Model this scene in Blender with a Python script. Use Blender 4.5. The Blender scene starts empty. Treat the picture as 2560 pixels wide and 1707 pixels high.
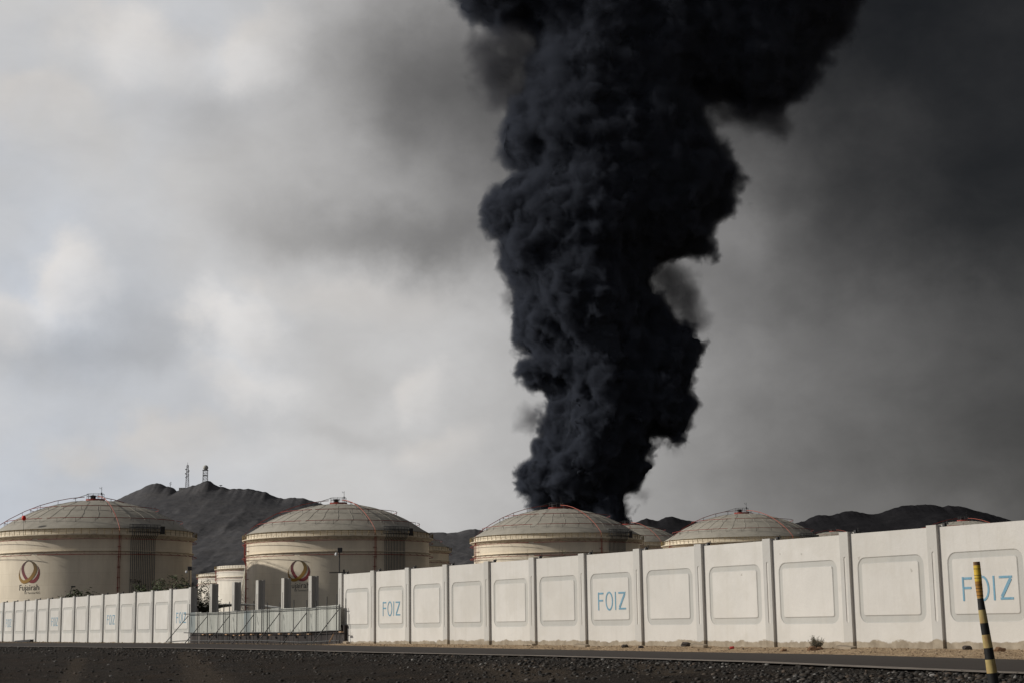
import bpy, bmesh, math, random
import numpy as np
from mathutils import Vector, Matrix
PI = math.pi; R = math.radians
scn = bpy.context.scene
COL = scn.collection
random.seed(7); rng = np.random.default_rng(7)

# ---------------------------------------------------------------- camera
F, CX, CY = 3982.0, 1280.0, 853.5            # focal length and centre for a 2560 px wide frame
PITCH, ROLL, CAMZ = R(10.0), R(-0.86), 1.6
fw = np.array([0, math.cos(PITCH), math.sin(PITCH)])
_r0 = np.array([1., 0, 0]); _u0 = np.cross(_r0, fw)
rt = _r0*math.cos(ROLL) + _u0*math.sin(ROLL)
up = -_r0*math.sin(ROLL) + _u0*math.cos(ROLL)
cam_d = bpy.data.cameras.new('camera'); cam = bpy.data.objects.new('camera', cam_d); COL.objects.link(cam)
cam_d.sensor_width = 36.0; cam_d.lens = 36.0*F/2560.0
cam_d.clip_start = 0.5; cam_d.clip_end = 30000
cam.matrix_world = Matrix(((rt[0], up[0], -fw[0], 0), (rt[1], up[1], -fw[1], 0), (rt[2], up[2], -fw[2], CAMZ), (0, 0, 0, 1)))
scn.camera = cam

def ray(x, y): return fw + rt*(x-CX)/F - up*(y-CY)/F
def at(x, y, Y):                              # world point seen at that place of the photo, Y metres out
    d = ray(x, y); p = d*(Y/d[1]); return Vector((p[0], p[1], p[2]+CAMZ))
def azel(x, y):
    d = ray(x, y); d = d/np.linalg.norm(d); return math.atan2(d[0], d[1]), math.asin(d[2])

# ---------------------------------------------------------------- node helpers
class NT:
    def __init__(s, tree): s.t = tree; s.n = tree.nodes; s.l = tree.links
    def new(s, typ, **kw):
        n = s.n.new(typ)
        for k, v in kw.items(): setattr(n, k, v)
        return n
    def inp(s, sock, v):
        if isinstance(v, bpy.types.NodeSocket): s.l.new(v, sock)
        elif v is not None: sock.default_value = v
    def m(s, op, a, b=None, c=None, clamp=False):
        n = s.new('ShaderNodeMath', operation=op); n.use_clamp = clamp
        s.inp(n.inputs[0], a)
        if b is not None: s.inp(n.inputs[1], b)
        if c is not None: s.inp(n.inputs[2], c)
        return n.outputs[0]
    def noise(s, vec, scale, detail=4, rough=.55, dist=0, col=False):
        n = s.new('ShaderNodeTexNoise'); s.inp(n.inputs['Vector'], vec)
        n.inputs['Scale'].default_value = scale; n.inputs['Detail'].default_value = detail
        n.inputs['Roughness'].default_value = rough; n.inputs['Distortion'].default_value = dist
        return n.outputs['Color' if col else 'Fac']
    def ramp(s, fac, stops, interp='LINEAR'):
        n = s.new('ShaderNodeValToRGB'); cr = n.color_ramp; cr.interpolation = interp
        while len(cr.elements) < len(stops): cr.elements.new(.5)
        for e, (p, c) in zip(cr.elements, stops):
            e.position = p; e.color = (c, c, c, 1) if isinstance(c, (int, float)) else (*c, 1)
        s.inp(n.inputs[0], fac); return n.outputs['Color']
    def mix(s, f, a, b, mode='MIX'):
        n = s.new('ShaderNodeMix', data_type='RGBA', blend_type=mode)
        s.inp(n.inputs[0], f)
        for i, v in ((6, a), (7, b)):
            s.inp(n.inputs[i], (*v, 1) if isinstance(v, tuple) and len(v) == 3 else v)
        return n.outputs[2]
    def map(s, vec, scale=(1, 1, 1), loc=(0, 0, 0)):
        n = s.new('ShaderNodeMapping'); s.inp(n.inputs[0], vec)
        n.inputs['Location'].default_value = loc; n.inputs['Scale'].default_value = scale
        return n.outputs[0]
    def maprange(s, v, a, b, c=0., d=1.):
        n = s.new('ShaderNodeMapRange'); s.inp(n.inputs[0], v)
        for i, x in ((1, a), (2, b), (3, c), (4, d)): n.inputs[i].default_value = x
        return n.outputs[0]

# ---------------------------------------------------------------- world: cloudy sky, darker to the right where the smoke drifts
SUN_AZ, SUN_EL = 268.0, 25.0                  # compass style, 0 = +Y, 90 = +X
world = bpy.data.worlds.new("World"); scn.world = world; world.use_nodes = True
w = NT(world.node_tree); w.n.clear()
tc = w.new('ShaderNodeTexCoord'); gen = tc.outputs['Generated']
n1 = w.noise(gen, 5.0, 3, .5, 0, True); n2 = w.noise(gen, 17.0, 5, .6, 0, True)
def vop(op, a, b):
    n = w.new('ShaderNodeVectorMath', operation=op); w.inp(n.inputs[0], a)
    if op == 'SCALE': w.inp(n.inputs['Scale'], b)
    else: w.inp(n.inputs[1], b)
    return n.outputs[0]
off = vop('ADD', vop('SCALE', vop('SUBTRACT', n1, (.5, .5, .5)), .10), vop('SCALE', vop('SUBTRACT', n2, (.5, .5, .5)), .045))
sx = w.new('ShaderNodeSeparateXYZ'); w.l.new(vop('ADD', gen, off), sx.inputs[0])
az = w.m('ARCTAN2', sx.outputs[0], sx.outputs[1]); el = w.m('ARCSINE', w.m('MINIMUM', w.m('MAXIMUM', sx.outputs[2], -1.), 1.))
cxy = w.new('ShaderNodeCombineXYZ'); w.l.new(az, cxy.inputs[0]); w.l.new(el, cxy.inputs[1])
base_pts = [(-2.6, 150), (-1.6, 205), (-.6, 212)] + [(azel(x, 900)[0], v) for x, v in
            [(0, 201), (500, 199), (1000, 199), (1200, 194), (1500, 166), (1700, 146), (2000, 114), (2560, 76)]] + [(.7, 66), (1.5, 74), (2.6, 118)]
lum = w.ramp(w.maprange(az, -PI, PI), [((a+PI)/(2*PI), v/255.) for a, v in base_pts], 'LINEAR')
acc = w.m('MULTIPLY', lum, 255.)
BL = [(560, 290, 130, 90, -14), (790, 160, 90, 90, -10), (320, 760, 60, 60, -8), (1140, 660, 70, 60, -10), (2450, 180, 250, 260, 8), (1910, 490, 70, 70, -14), (200, 60, 60, 50, -8), (30, 30, 60, 60, 6), (2140, 380, 120, 90, 6),(1080, 130, 270, 230, -60), (1200, 400, 240, 190, -34), (1020, 575, 250, 62, -36), (760, 560, 220, 90, -18), (1500, 300, 500, 400, -45), (2150, 250, 380, 330, -40),
      (2500, 50, 500, 500, -28), (2250, 620, 380, 150, -24), (1860, 540, 150, 110, 34), (1880, 360, 130, 120, 16), (2200, 600, 200, 150, 14), (2050, 760, 300, 160, 8), (1790, 930, 160, 120, 12), (190, 690, 80, 110, 13), (560, 860, 90, 130, 15),
      (640, 1010, 130, 70, 7), (1080, 940, 90, 80, 11), (580, 140, 160, 60, 14), (250, 110, 90, 90, 11), (380, 880, 160, 80, -15), (140, 900, 200, 60, -12),
      (860, 960, 170, 80, -7), (860, 1075, 270, 38, -13), (600, 430, 260, 90, -8), (40, 60, 120, 100, -6), (2420, 1270, 300, 70, 14), (1900, 1120, 250, 60, -5), (430, 60, 60, 60, -8),
      (1180, 760, 150, 60, 6), (2420, 1010, 260, 90, -4), (2400, 780, 260, 60, 6)]
for (px, py, rx, ry, amp) in BL:
    a0, e0 = azel(px, py)
    v = vop('MULTIPLY', vop('SUBTRACT', cxy.outputs[0], (a0, e0, 0)), (F/rx, F/ry, 0))
    d = w.new('ShaderNodeVectorMath', operation='DOT_PRODUCT'); w.l.new(v, d.inputs[0]); w.l.new(v, d.inputs[1])
    g = w.m('POWER', .42, d.outputs['Value'])
    acc = w.m('MULTIPLY_ADD', g, float(amp), acc)
# brighter cumulus heads with a firmer upper left edge, melting away to the lower right
edge = w.noise(gen, 24., 5, .55); edge2 = w.noise(gen, 9., 3, .5)
pu = w.new('ShaderNodeCombineXYZ'); w.l.new(w.m('ARCTAN2', *[o for o in (lambda q: (q.outputs[0], q.outputs[1]))(sx)]), pu.inputs[0]); w.l.new(el, pu.inputs[1])
heads = None
for (px, py, rx, ry, amp) in [(215, 700, 95, 110, 13), (590, 880, 130, 140, 17), (600, 1010, 150, 75, 10), (1085, 945, 90, 80, 11), (900, 760, 330, 90, 6), (330, 130, 220, 110, 8), (640, 110, 150, 120, 7), (60, 800, 130, 85, 12), (420, 1120, 260, 70, 5), (1180, 1120, 120, 60, 7), (70, 330, 150, 80, 5)]:
    a0, e0 = azel(px, py)
    v = vop('MULTIPLY', vop('SUBTRACT', pu.outputs[0], (a0, e0, 0)), (F/rx, F/ry, 0))
    ln = w.new('ShaderNodeVectorMath', operation='LENGTH'); w.l.new(v, ln.inputs[0])
    dl = w.m('ADD', ln.outputs['Value'], w.m('ADD', w.m('MULTIPLY', w.m('SUBTRACT', edge, .5), 1.3), w.m('MULTIPLY', w.m('SUBTRACT', edge2, .5), 1.2)))
    head = w.new('ShaderNodeMapRange', interpolation_type='SMOOTHSTEP'); w.l.new(dl, head.inputs[0])
    for q, x_ in ((1, 1.25), (2, .45), (3, 0.), (4, 1.)): head.inputs[q].default_value = x_
    sv_ = w.new('ShaderNodeVectorMath', operation='DOT_PRODUCT'); w.l.new(v, sv_.inputs[0]); sv_.inputs[1].default_value = (-.6, .6, 0)
    fade = w.maprange(sv_.outputs['Value'], -.9, .5, .05, 1.)
    hm = w.m('MULTIPLY', head.outputs[0], fade); acc = w.m('MULTIPLY_ADD', hm, float(amp), acc); heads = hm if heads is None else w.m('MAXIMUM', heads, hm)
acc = w.m('MULTIPLY_ADD', w.m('SUBTRACT', w.noise(w.map(gen, (1, 1, 1.5)), 30., 6, .6, .4), .5), 13., acc)
fine = w.noise(w.map(gen, (1, 1, 1.7)), 9.0, 6, .52, .3)
acc = w.m('MULTIPLY_ADD', w.m('SUBTRACT', fine, .5), 30., acc)
el0 = w.m('ARCSINE', w.m('MINIMUM', w.new('ShaderNodeSeparateXYZ').outputs[2], 1.))
w.l.new(gen, [n for n in w.n if n.type == 'SEPXYZ'][-1].inputs[0])
acc = w.m('MULTIPLY', acc, w.maprange(el0, R(27), R(55), 1., .62))
lin = w.m('POWER', w.m('MAXIMUM', w.m('DIVIDE', acc, 255.), .05), 2.25)
tint = w.mix(w.maprange(acc, 60., 215.), (1.03, .99, .96), (1.0, .99, .985))
a0, e0 = azel(60, 560)
bl = w.ramp(w.noise(gen, 6.5, 4, .5), [(.36, 0.), (.60, 1.)])
leftness = w.maprange(az, azel(800, 600)[0], azel(100, 600)[0])
tint = w.mix(w.m('MULTIPLY', w.m('MULTIPLY', bl, leftness), .9), tint, (.92, .975, 1.07))
tint = w.mix(w.m('MULTIPLY', heads, .85), tint, (1.025, .985, .95))
cloud = w.mix(1.0, tint, w.new('ShaderNodeCombineXYZ').outputs[0], 'MULTIPLY')
cc = w.new('ShaderNodeVectorMath', operation='SCALE'); w.l.new(tint, cc.inputs[0]); w.l.new(lin, cc.inputs['Scale'])
sky = w.new('ShaderNodeTexSky', sky_type='NISHITA'); sky.sun_disc = False
sky.sun_elevation = R(SUN_EL); sky.sun_rotation = R(SUN_AZ); sky.dust_density = 2.5
bg_c = w.new('ShaderNodeBackground'); w.l.new(cc.outputs[0], bg_c.inputs[0]); bg_c.inputs[1].default_value = 1.0
bg_s = w.new('ShaderNodeBackground'); w.l.new(sky.outputs[0], bg_s.inputs[0]); bg_s.inputs[1].default_value = 0.08
mx = w.new('ShaderNodeMixShader'); mx.inputs[0].default_value = 0.03
w.l.new(bg_c.outputs[0], mx.inputs[1]); w.l.new(bg_s.outputs[0], mx.inputs[2])
wo = w.new('ShaderNodeOutputWorld'); w.l.new(mx.outputs[0], wo.inputs[0])
world.cycles.sampling_method = 'MANUAL'; world.cycles.sample_map_resolution = 512

sl = bpy.data.lights.new('sun', 'SUN'); sun = bpy.data.objects.new('sun', sl); COL.objects.link(sun)
sl.energy = 3.0; sl.angle = R(1.2); sl.color = (1.0, .93, .82)
sd = Vector((math.sin(R(SUN_AZ))*math.cos(R(SUN_EL)), math.cos(R(SUN_AZ))*math.cos(R(SUN_EL)), math.sin(R(SUN_EL))))
sun.rotation_euler = sd.to_track_quat('Z', 'Y').to_euler(); sun.location = (-60, 20, 60)
scn.view_settings.view_transform = 'Standard'; scn.view_settings.look = 'None'
scn.view_settings.exposure = 0.0; scn.view_settings.gamma = 1.0
scn.cycles.max_bounces = 5; scn.cycles.volume_bounces = 1; scn.cycles.transparent_max_bounces = 16
scn.cycles.use_denoising = True

# ---------------------------------------------------------------- object helpers
def tag(o, label=None, cat=None, group=None, kind=None):
    for k, v in (('label', label), ('category', cat), ('group', group), ('kind', kind)):
        if v: o[k] = v
    return o
def empty(name, loc=(0, 0, 0), rz=0.0):
    o = bpy.data.objects.new(name, None); COL.objects.link(o); o.location = loc; o.rotation_euler = (0, 0, rz); o.empty_display_size = .3
    return o
def link_mesh(name, me, mat=None, parent=None, smooth=False):
    if mat is not None and not me.materials: me.materials.append(mat)
    if smooth: me.polygons.foreach_set('use_smooth', [True]*len(me.polygons))
    o = bpy.data.objects.new(name, me); COL.objects.link(o); o.parent = parent
    return o
def mesh_np(name, V, Fc, mat=None, parent=None, smooth=False):
    """V (n,3), Fc (m,k) with a constant k"""
    V = np.asarray(V, np.float32); Fc = np.asarray(Fc, np.int32); k = Fc.shape[1]
    me = bpy.data.meshes.new(name); me.vertices.add(len(V)); me.vertices.foreach_set('co', V.ravel())
    me.loops.add(Fc.size); me.loops.foreach_set('vertex_index', Fc.ravel())
    me.polygons.add(len(Fc)); me.polygons.foreach_set('loop_start', np.arange(len(Fc), dtype=np.int32)*k)
    me.polygons.foreach_set('loop_total', np.full(len(Fc), k, np.int32))
    me.update(calc_edges=True); me.validate()
    return link_mesh(name, me, mat, parent, smooth)
class MB:
    def __init__(s): s.v = []; s.f = []
    def add(s, vs, fs):
        o = len(s.v); s.v += [tuple(v) for v in vs]; s.f += [tuple(i+o for i in f) for f in fs]; return s
    def box(s, x0, x1, y0, y1, z0, z1, M=None):
        vs = [Vector((x, y, z)) for z in (z0, z1) for y in (y0, y1) for x in (x0, x1)]
        if M: vs = [M @ v for v in vs]
        return s.add(vs, [(0, 2, 3, 1), (4, 5, 7, 6), (0, 1, 5, 4), (2, 6, 7, 3), (0, 4, 6, 2), (1, 3, 7, 5)])
    def tube(s, pts, r, n=6, closed=False, taper=None):
        pts = [Vector(p) for p in pts]; N = len(pts); rings = []
        for i, p in enumerate(pts):
            a = pts[(i-1) % N] if closed or i > 0 else p; b = pts[(i+1) % N] if closed or i < N-1 else p
            t = (b-a).normalized(); ref = Vector((0, 0, 1)) if abs(t.z) < .9 else Vector((1, 0, 0))
            u = t.cross(ref).normalized(); v = t.cross(u)
            rr = taper[i] if taper else r
            rings.append([p + (u*math.cos(2*PI*k/n) + v*math.sin(2*PI*k/n))*rr for k in range(n)])
        vs = [q for rg in rings for q in rg]; fs = []
        for i in range(N if closed else N-1):
            j = (i+1) % N
            for k in range(n): fs.append((i*n+k, i*n+(k+1) % n, j*n+(k+1) % n, j*n+k))
        if not closed: fs.append(tuple(range(n))[::-1]); fs.append(tuple((N-1)*n+k for k in range(n)))
        return s.add(vs, fs)
    def lathe(s, prof, n=96, cap=False):
        vs = [(r*math.sin(2*PI*k/n), -r*math.cos(2*PI*k/n), z) for (r, z) in prof for k in range(n)]; fs = []
        for i in range(len(prof)-1):
            for k in range(n): fs.append((i*n+k, i*n+(k+1) % n, (i+1)*n+(k+1) % n, (i+1)*n+k))
        if cap: fs.append(tuple((len(prof)-1)*n+k for k in range(n)))
        return s.add(vs, fs)
    def build(s, name, mat=None, parent=None, smooth=False, bevel=0):
        me = bpy.data.meshes.new(name); me.from_pydata(s.v, [], s.f); me.update()
        o = link_mesh(name, me, mat, parent, smooth)
        if bevel:
            b = o.modifiers.new('bevel', 'BEVEL'); b.width = bevel; b.segments = 2; b.limit_method = 'ANGLE'
        return o
def kids(o): return list(o.children)
def copy_tree(o, parent=None):
    c = o.copy(); COL.objects.link(c); c.parent = parent
    for ch in kids(o): copy_tree(ch, c)
    return c

# ---------------------------------------------------------------- materials
HUE = {}
def mat(name, col, rough=.85, var=.12, scale=2.0, bump=0., bscale=8., metal=0., dirt=None, dscale=1.0, spec=.3, col2=None, stretch=(1, 1, 1)):
    m = bpy.data.materials.new(name); m.use_nodes = True; t = NT(m.node_tree)
    b = t.n['Principled BSDF']; tcn = t.new('ShaderNodeTexCoord'); ob = tcn.outputs['Object']
    v = t.map(ob, stretch)
    nz = t.noise(v, scale, 6, .6)
    lo = tuple(c*(1-var) for c in col); hi = tuple(min(1, c*(1+var)) for c in col)
    c = t.ramp(nz, [(.3, lo), (.7, hi if col2 is None else col2)])
    if dirt:
        f = t.ramp(t.noise(t.map(ob, (dscale, dscale, dscale*.35)), 1.0, 7, .65, .4), [(.52, 0.), (.72, 1.)])
        c = t.mix(t.m('MULTIPLY', f, dirt[3] if len(dirt) > 3 else .6), c, tuple(dirt[:3]))
    t.l.new(c, b.inputs['Base Color']); b.inputs['Roughness'].default_value = rough; b.inputs['Metallic'].default_value = metal
    b.inputs['Specular IOR Level'].default_value = spec
    if bump:
        bn = t.new('ShaderNodeBump'); bn.inputs['Distance'].default_value = bump; bn.inputs['Strength'].default_value = 1.
        t.l.new(t.noise(v, bscale, 6, .6), bn.inputs['Height']); t.l.new(bn.outputs[0], b.inputs['Normal'])
    m['nt'] = 1
    return m
M = {}
M['red'] = mat('red_pipe_paint', (.25, .035, .025), .5, .25, 1.5)
M['redlit'] = mat('lit_red_pipe_paint', (.38, .10, .07), .5, .2, 1.5)  # lit copy of the red pipe paint, light put into the colour
M['dark'] = mat('dark_steel', (.035, .035, .038), .6, .3, 3.)
M['grey_pipe'] = mat('galvanised_pipe', (.13, .135, .14), .5, .3, 3., metal=.3)
M['yellow'] = mat('yellow_rail_paint', (.20, .14, .05), .6, .25, 3.)
M['steel'] = mat('scaffold_steel', (.09, .09, .09), .55, .4, 6., metal=.4)
M['wood'] = mat('timber_block', (.40, .26, .16), .8, .3, 10.)
M['letter'] = mat('blue_letter_paint', (.15, .31, .43), .7, .18, 2.5, dirt=(.36, .42, .45, .6), dscale=5)
M['text'] = mat('dark_lettering_paint', (.03, .028, .027), .6, .1, 3.)
M['white_metal'] = mat('white_painted_metal', (.6, .6, .57), .6, .12, 2.)
M['lamp_white'] = mat('white_plastic', (.7, .72, .75), .4, .05, 2.)
M['signal_red'] = mat('bright_red_plastic', (.75, .03, .02), .5, .1, 5.)
M['radome'] = mat('pale_radome_shell', (.45, .45, .42), .6, .08, .4)
M['shrub_bark'] = mat('grey_brown_bark', (.10, .075, .05), .9, .3, 8.)

def tank_mat(name, col, streak):
    m = bpy.data.materials.new(name); m.use_nodes = True; t = NT(m.node_tree); b = t.n['Principled BSDF']
    ob = t.new('ShaderNodeTexCoord').outputs['Object']
    s = t.new('ShaderNodeSeparateXYZ'); t.l.new(ob, s.inputs[0])
    ang = t.m('MULTIPLY', t.m('ARCTAN2', s.outputs[0], s.outputs[1]), 20.)
    cv = t.new('ShaderNodeCombineXYZ'); t.l.new(ang, cv.inputs[0]); t.l.new(s.outputs[2], cv.inputs[2])
    c = t.ramp(t.noise(t.map(cv.outputs[0], (.35, 1, .12)), 1., 7, .62), [(.3, tuple(x*.86 for x in col)), (.7, tuple(x*1.08 for x in col))])
    st = t.ramp(t.noise(t.map(cv.outputs[0], (1.4, 1, .05), (3, 0, 0)), 1., 5, .6), [(.55, 0.), (.8, 1.)])
    c = t.mix(t.m('MULTIPLY', st, .4), c, streak)
    # plate courses: welded seams every 2.4 m, staggered verticals
    br = t.new('ShaderNodeTexBrick'); br.offset = .5
    sw = t.new('ShaderNodeCombineXYZ'); t.l.new(ang, sw.inputs[0]); t.l.new(s.outputs[2], sw.inputs[1]); t.l.new(sw.outputs[0], br.inputs[0])
    br.inputs['Scale'].default_value = 1.0; br.inputs['Brick Width'].default_value = 9.0; br.inputs['Row Height'].default_value = 2.4
    br.inputs['Mortar Size'].default_value = .035; br.inputs['Mortar Smooth'].default_value = .3
    br.inputs['Color1'].default_value = (1, 1, 1, 1); br.inputs['Color2'].default_value = (.96, .955, .95, 1); br.inputs['Mortar'].default_value = (.86, .85, .83, 1)
    c = t.mix(1.0, c, br.outputs['Color'], 'MULTIPLY')
    t.l.new(c, b.inputs['Base Color']); b.inputs['Roughness'].default_value = .55; b.inputs['Specular IOR Level'].default_value = .3
    return m
M['shell'] = tank_mat('cream_tank_paint', (.80, .72, .585), (.62, .53, .40))
M['shell_white'] = tank_mat('white_tank_paint', (.82, .78, .70), (.66, .6, .5))
M['roof'] = mat('weathered_dome_panel', (.37, .35, .305), .7, .14, .35, dirt=(.22, .205, .175, .65), dscale=.25)
M['rib'] = mat('dome_batten', (.37, .35, .31), .7, .1, .5)
M['girder'] = mat('cream_girder_paint', (.76, .68, .54), .6, .15, .8, dirt=(.25, .18, .1, .5), dscale=.8)

# walls: painted concrete, bare render at the foot
def wall_mat(name, col, foot=True, z_foot=.36):
    m = bpy.data.materials.new(name); m.use_nodes = True; t = NT(m.node_tree); b = t.n['Principled BSDF']
    tcn = t.new('ShaderNodeTexCoord'); ob = tcn.outputs['Object']
    oi = t.new('ShaderNodeObjectInfo'); geo = t.new('ShaderNodeNewGeometry')
    pos = geo.outputs['Position']
    c = t.ramp(t.noise(pos, .9, 7, .6), [(.3, tuple(x*.94 for x in col)), (.7, tuple(x*1.03 for x in col))])
    st = t.ramp(t.noise(t.map(pos, (4., 4., .28)), 1., 5, .6), [(.5, 0.), (.85, 1.)])
    c = t.mix(t.m('MULTIPLY', st, .55), c, tuple(x*.82 for x in (col[0], col[1]*.98, col[2]*.94)))
    rv = t.maprange(oi.outputs['Random'], 0., 1., .93, 1.03); cs = t.new('ShaderNodeVectorMath', operation='SCALE'); t.l.new(c, cs.inputs[0]); t.l.new(rv, cs.inputs['Scale']); c = cs.outputs[0]
    bl_ = t.ramp(t.noise(t.map(pos, (1, 1, 1), (2, 9, 4)), .55, 4, .6), [(.50, 0.), (.58, 1.)])
    c = t.mix(t.m('MULTIPLY', bl_, .26), c, (.52, .50, .46))
    sp = t.ramp(t.noise(t.map(pos, (1, 1, 1), (5, 3, 1)), 3.2, 3, .5), [(.745, 0.), (.77, 1.)])
    c = t.mix(t.m('MULTIPLY', sp, .55), c, (.30, .28, .25))
    if foot:
        s = t.new('ShaderNodeSeparateXYZ'); t.l.new(pos, s.inputs[0])
        nf = t.noise(t.map(pos, (1, 1, 2.)), 1.3, 6, .62)
        h = t.m('SUBTRACT', t.m('MULTIPLY_ADD', nf, -.42, s.outputs[2]), 0.)
        wx = t.new('ShaderNodeSeparateXYZ'); t.l.new(pos, wx.inputs[0])
        h = t.m('SUBTRACT', h, t.maprange(wx.outputs[0], -22., -2., .36, .60))
        f = t.maprange(h, .03, -.005)
        fc = t.ramp(t.noise(pos, 2.2, 5, .6), [(.3, (.22, .185, .14)), (.7, (.40, .35, .28))])
        c = t.mix(f, c, fc)
    t.l.new(c, b.inputs['Base Color']); b.inputs['Roughness'].default_value = .85; b.inputs['Specular IOR Level'].default_value = .2
    bn = t.new('ShaderNodeBump'); bn.inputs['Distance'].default_value = .02; bn.inputs['Strength'].default_value = .5
    t.l.new(t.noise(pos, 7., 6, .65), bn.inputs['Height']); t.l.new(bn.outputs[0], b.inputs['Normal'])
    return m
M['panel'] = wall_mat('cream_white_wall_paint', (.635, .622, .60))
M['groove'] = wall_mat('grey_groove_paint', (.49, .49, .475), False)
M['post'] = wall_mat('grey_post_paint', (.53, .525, .51))
M['bare'] = wall_mat('bare_concrete', (.50, .49, .465), False)

# ================================================================= ground, road
P0 = np.array([-48.5, 152.98]); DW = np.array([.51452026, -.85747822]); NW = np.array([-.85747822, -.51452026])
WANG = math.atan2(DW[1], DW[0])
def wp(s, q, z=0): p = P0 + DW*s + NW*q; return Vector((p[0], p[1], z))      # s along the wall, q towards the camera side
def on_q(px, py, q):                                                        # seen at that pixel, q metres out from the wall line
    d = ray(px, py); k = (P0@NW + q)/(d[:2]@NW); return Vector((d[0]*k, d[1]*k, d[2]*k+CAMZ))
ZS = lambda s: np.interp(s, [-50, 0, 20, 50, 80, 100, 125, 140], [-1.15, -1.12, -1.08, -1.0, -1.0, -1.08, -1.13, -1.15]) + CAMZ
QF = lambda s: np.interp(s, [-50, 20, 55, 85, 100, 118, 131, 200], [1.8, 1.9, 1.9, 2.6, 2.5, 3.0, 5.2, 8.0])
QN = lambda s: np.interp(s, [-50, 50, 88, 110, 122, 133, 200], [13, 12.4, 9.6, 8.9, 9.6, 12.0, 15])
def lat(n, freq, seed):
    r_ = np.random.default_rng(seed); return r_.random(n).astype(np.float32)
_tab = np.random.default_rng(11).random((256, 256)).astype(np.float32)
def vn2(x, y):                                                              # 2-D value noise, 0..1
    xi = np.floor(x).astype(int); yi = np.floor(y).astype(int); fx = x-xi; fy = y-yi
    fx = fx*fx*(3-2*fx); fy = fy*fy*(3-2*fy); a = _tab[xi % 256, yi % 256]; b = _tab[(xi+1) % 256, yi % 256]
    c = _tab[xi % 256, (yi+1) % 256]; d = _tab[(xi+1) % 256, (yi+1) % 256]
    return (a*(1-fx)+b*fx)*(1-fy) + (c*(1-fx)+d*fx)*fy
def fbm2(x, y, o=4, g=.5):
    t = 0; a = 1; n = 0
    for k in range(o): t = t + a*vn2(x*2**k+17*k, y*2**k+31*k); n += a; a *= g
    return t/n
def ground_z(s, q):
    s = np.asarray(s, float); q = np.asarray(q, float)
    zs = ZS(s); qf = QF(s); qn = QN(s)
    wall_z = -1.0 + CAMZ + np.where(s < 55, -.03, 0)
    X = P0[0]+DW[0]*s+NW[0]*q; Y = P0[1]+DW[1]*s+NW[1]*q
    back = wall_z + np.clip(Y-450, 0, 2500)*.03
    t = np.clip(q/np.maximum(qf, .1), 0, 1)
    mound = np.where(s > 78, (.15*np.sin(PI*np.clip(t, 0, 1))**.7)*fbm2(s*.55, q*.7, 4)*1.0 + .07*(fbm2(s*3, q*3, 3)-.5)*np.clip(t*6, 0, 1)*np.clip((1-t)*6, 0, 1), 0)
    sand = wall_z*(1-t) + (zs-.02)*t + mound
    g = np.clip((q-qn)/14, 0, 1)
    grav = zs - .03 - .5*g*g*(3-2*g) + (.20*(fbm2(s*.25+5, q*.3, 4)-.5) + .10*(fbm2(s*1.3, q*1.3, 3)-.5))*np.clip((q-qn)/1.5, 0, 1)
    return np.where(q < 0, back, np.where(q < qf, sand, np.where(q < qn, zs-.03, grav)))
def ground():
    sa = np.concatenate([[-9000, -5000, -2500, -1200, -700, -400, -200, -120, -80, -60, -50], np.arange(-45, 40, .8), np.arange(40, 80, .5), np.arange(80, 150, .22), np.arange(150, 200, 1.0), [210, 240, 300, 450, 800, 1500, 3000, 6000, 9000]])
    qa = np.concatenate([[-9000, -6000, -4000, -3000, -2200, -1600, -1200, -900, -700, -550, -430, -330, -250, -180, -120, -80, -50, -30, -15, -6, -2, -.5, -.01], np.arange(.05, 3.2, .13), np.arange(3.2, 13, .2), np.arange(13, 34, .25), np.arange(34, 60, 1.), [70, 90, 130, 200, 400, 1000, 3000, 9000]])
    S, Q = np.meshgrid(sa, qa, indexing='ij'); Z = ground_z(S, Q)
    X = P0[0]+DW[0]*S+NW[0]*Q; Y = P0[1]+DW[1]*S+NW[1]*Q
    V = np.stack([X, Y, Z], -1).reshape(-1, 3); n, m_ = S.shape
    i = (np.arange(n-1)[:, None]*m_ + np.arange(m_-1)[None]).ravel()
    Fc = np.stack([i, i+m_, i+m_+1, i+1], 1)[:, ::-1]
    return V, Fc
gm = bpy.data.materials.new('stony_ground'); gm.use_nodes = True; t = NT(gm.node_tree); b = t.n['Principled BSDF']
pos = t.new('ShaderNodeNewGeometry').outputs['Position']
cv = t.new('ShaderNodeVectorMath', operation='DOT_PRODUCT'); t.l.new(pos, cv.inputs[0]); cv.inputs[1].default_value = (NW[0], NW[1], 0)
sv = t.new('ShaderNodeVectorMath', operation='DOT_PRODUCT'); t.l.new(pos, sv.inputs[0]); sv.inputs[1].default_value = (DW[0], DW[1], 0)
q_ = t.m('SUBTRACT', cv.outputs['Value'], float(P0@NW)); s_ = t.m('SUBTRACT', sv.outputs['Value'], float(P0@DW))
earth = t.ramp(t.noise(pos, .55, 6, .6), [(.35, (.015, .010, .006)), (.6, (.034, .022, .013)), (.72, (.070, .046, .027))])
vor = t.new('ShaderNodeTexVoronoi'); vor.inputs['Scale'].default_value = 13.; t.l.new(pos, vor.inputs[0])
peb = t.ramp(vor.outputs['Color'], [(.15, (.005, .004, .003)), (.6, (.026, .021, .017)), (.85, (.055, .046, .038)), (.97, (.14, .13, .12))])
pf = t.ramp(t.noise(pos, .35, 5, .6, .3), [(.38, 0.), (.62, 1.)])
pf = t.m('MAXIMUM', t.m('MULTIPLY', t.m('MULTIPLY_ADD', pf, .55, .30), t.maprange(q_, 26., 15., .45, 1.)), t.maprange(q_, 17., 11.))
grav = t.mix(pf, earth, peb)
sandc = t.ramp(t.noise(pos, 1.6, 7, .65), [(.3, (.29, .205, .125)), (.55, (.44, .325, .21)), (.75, (.54, .42, .29))])
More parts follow.
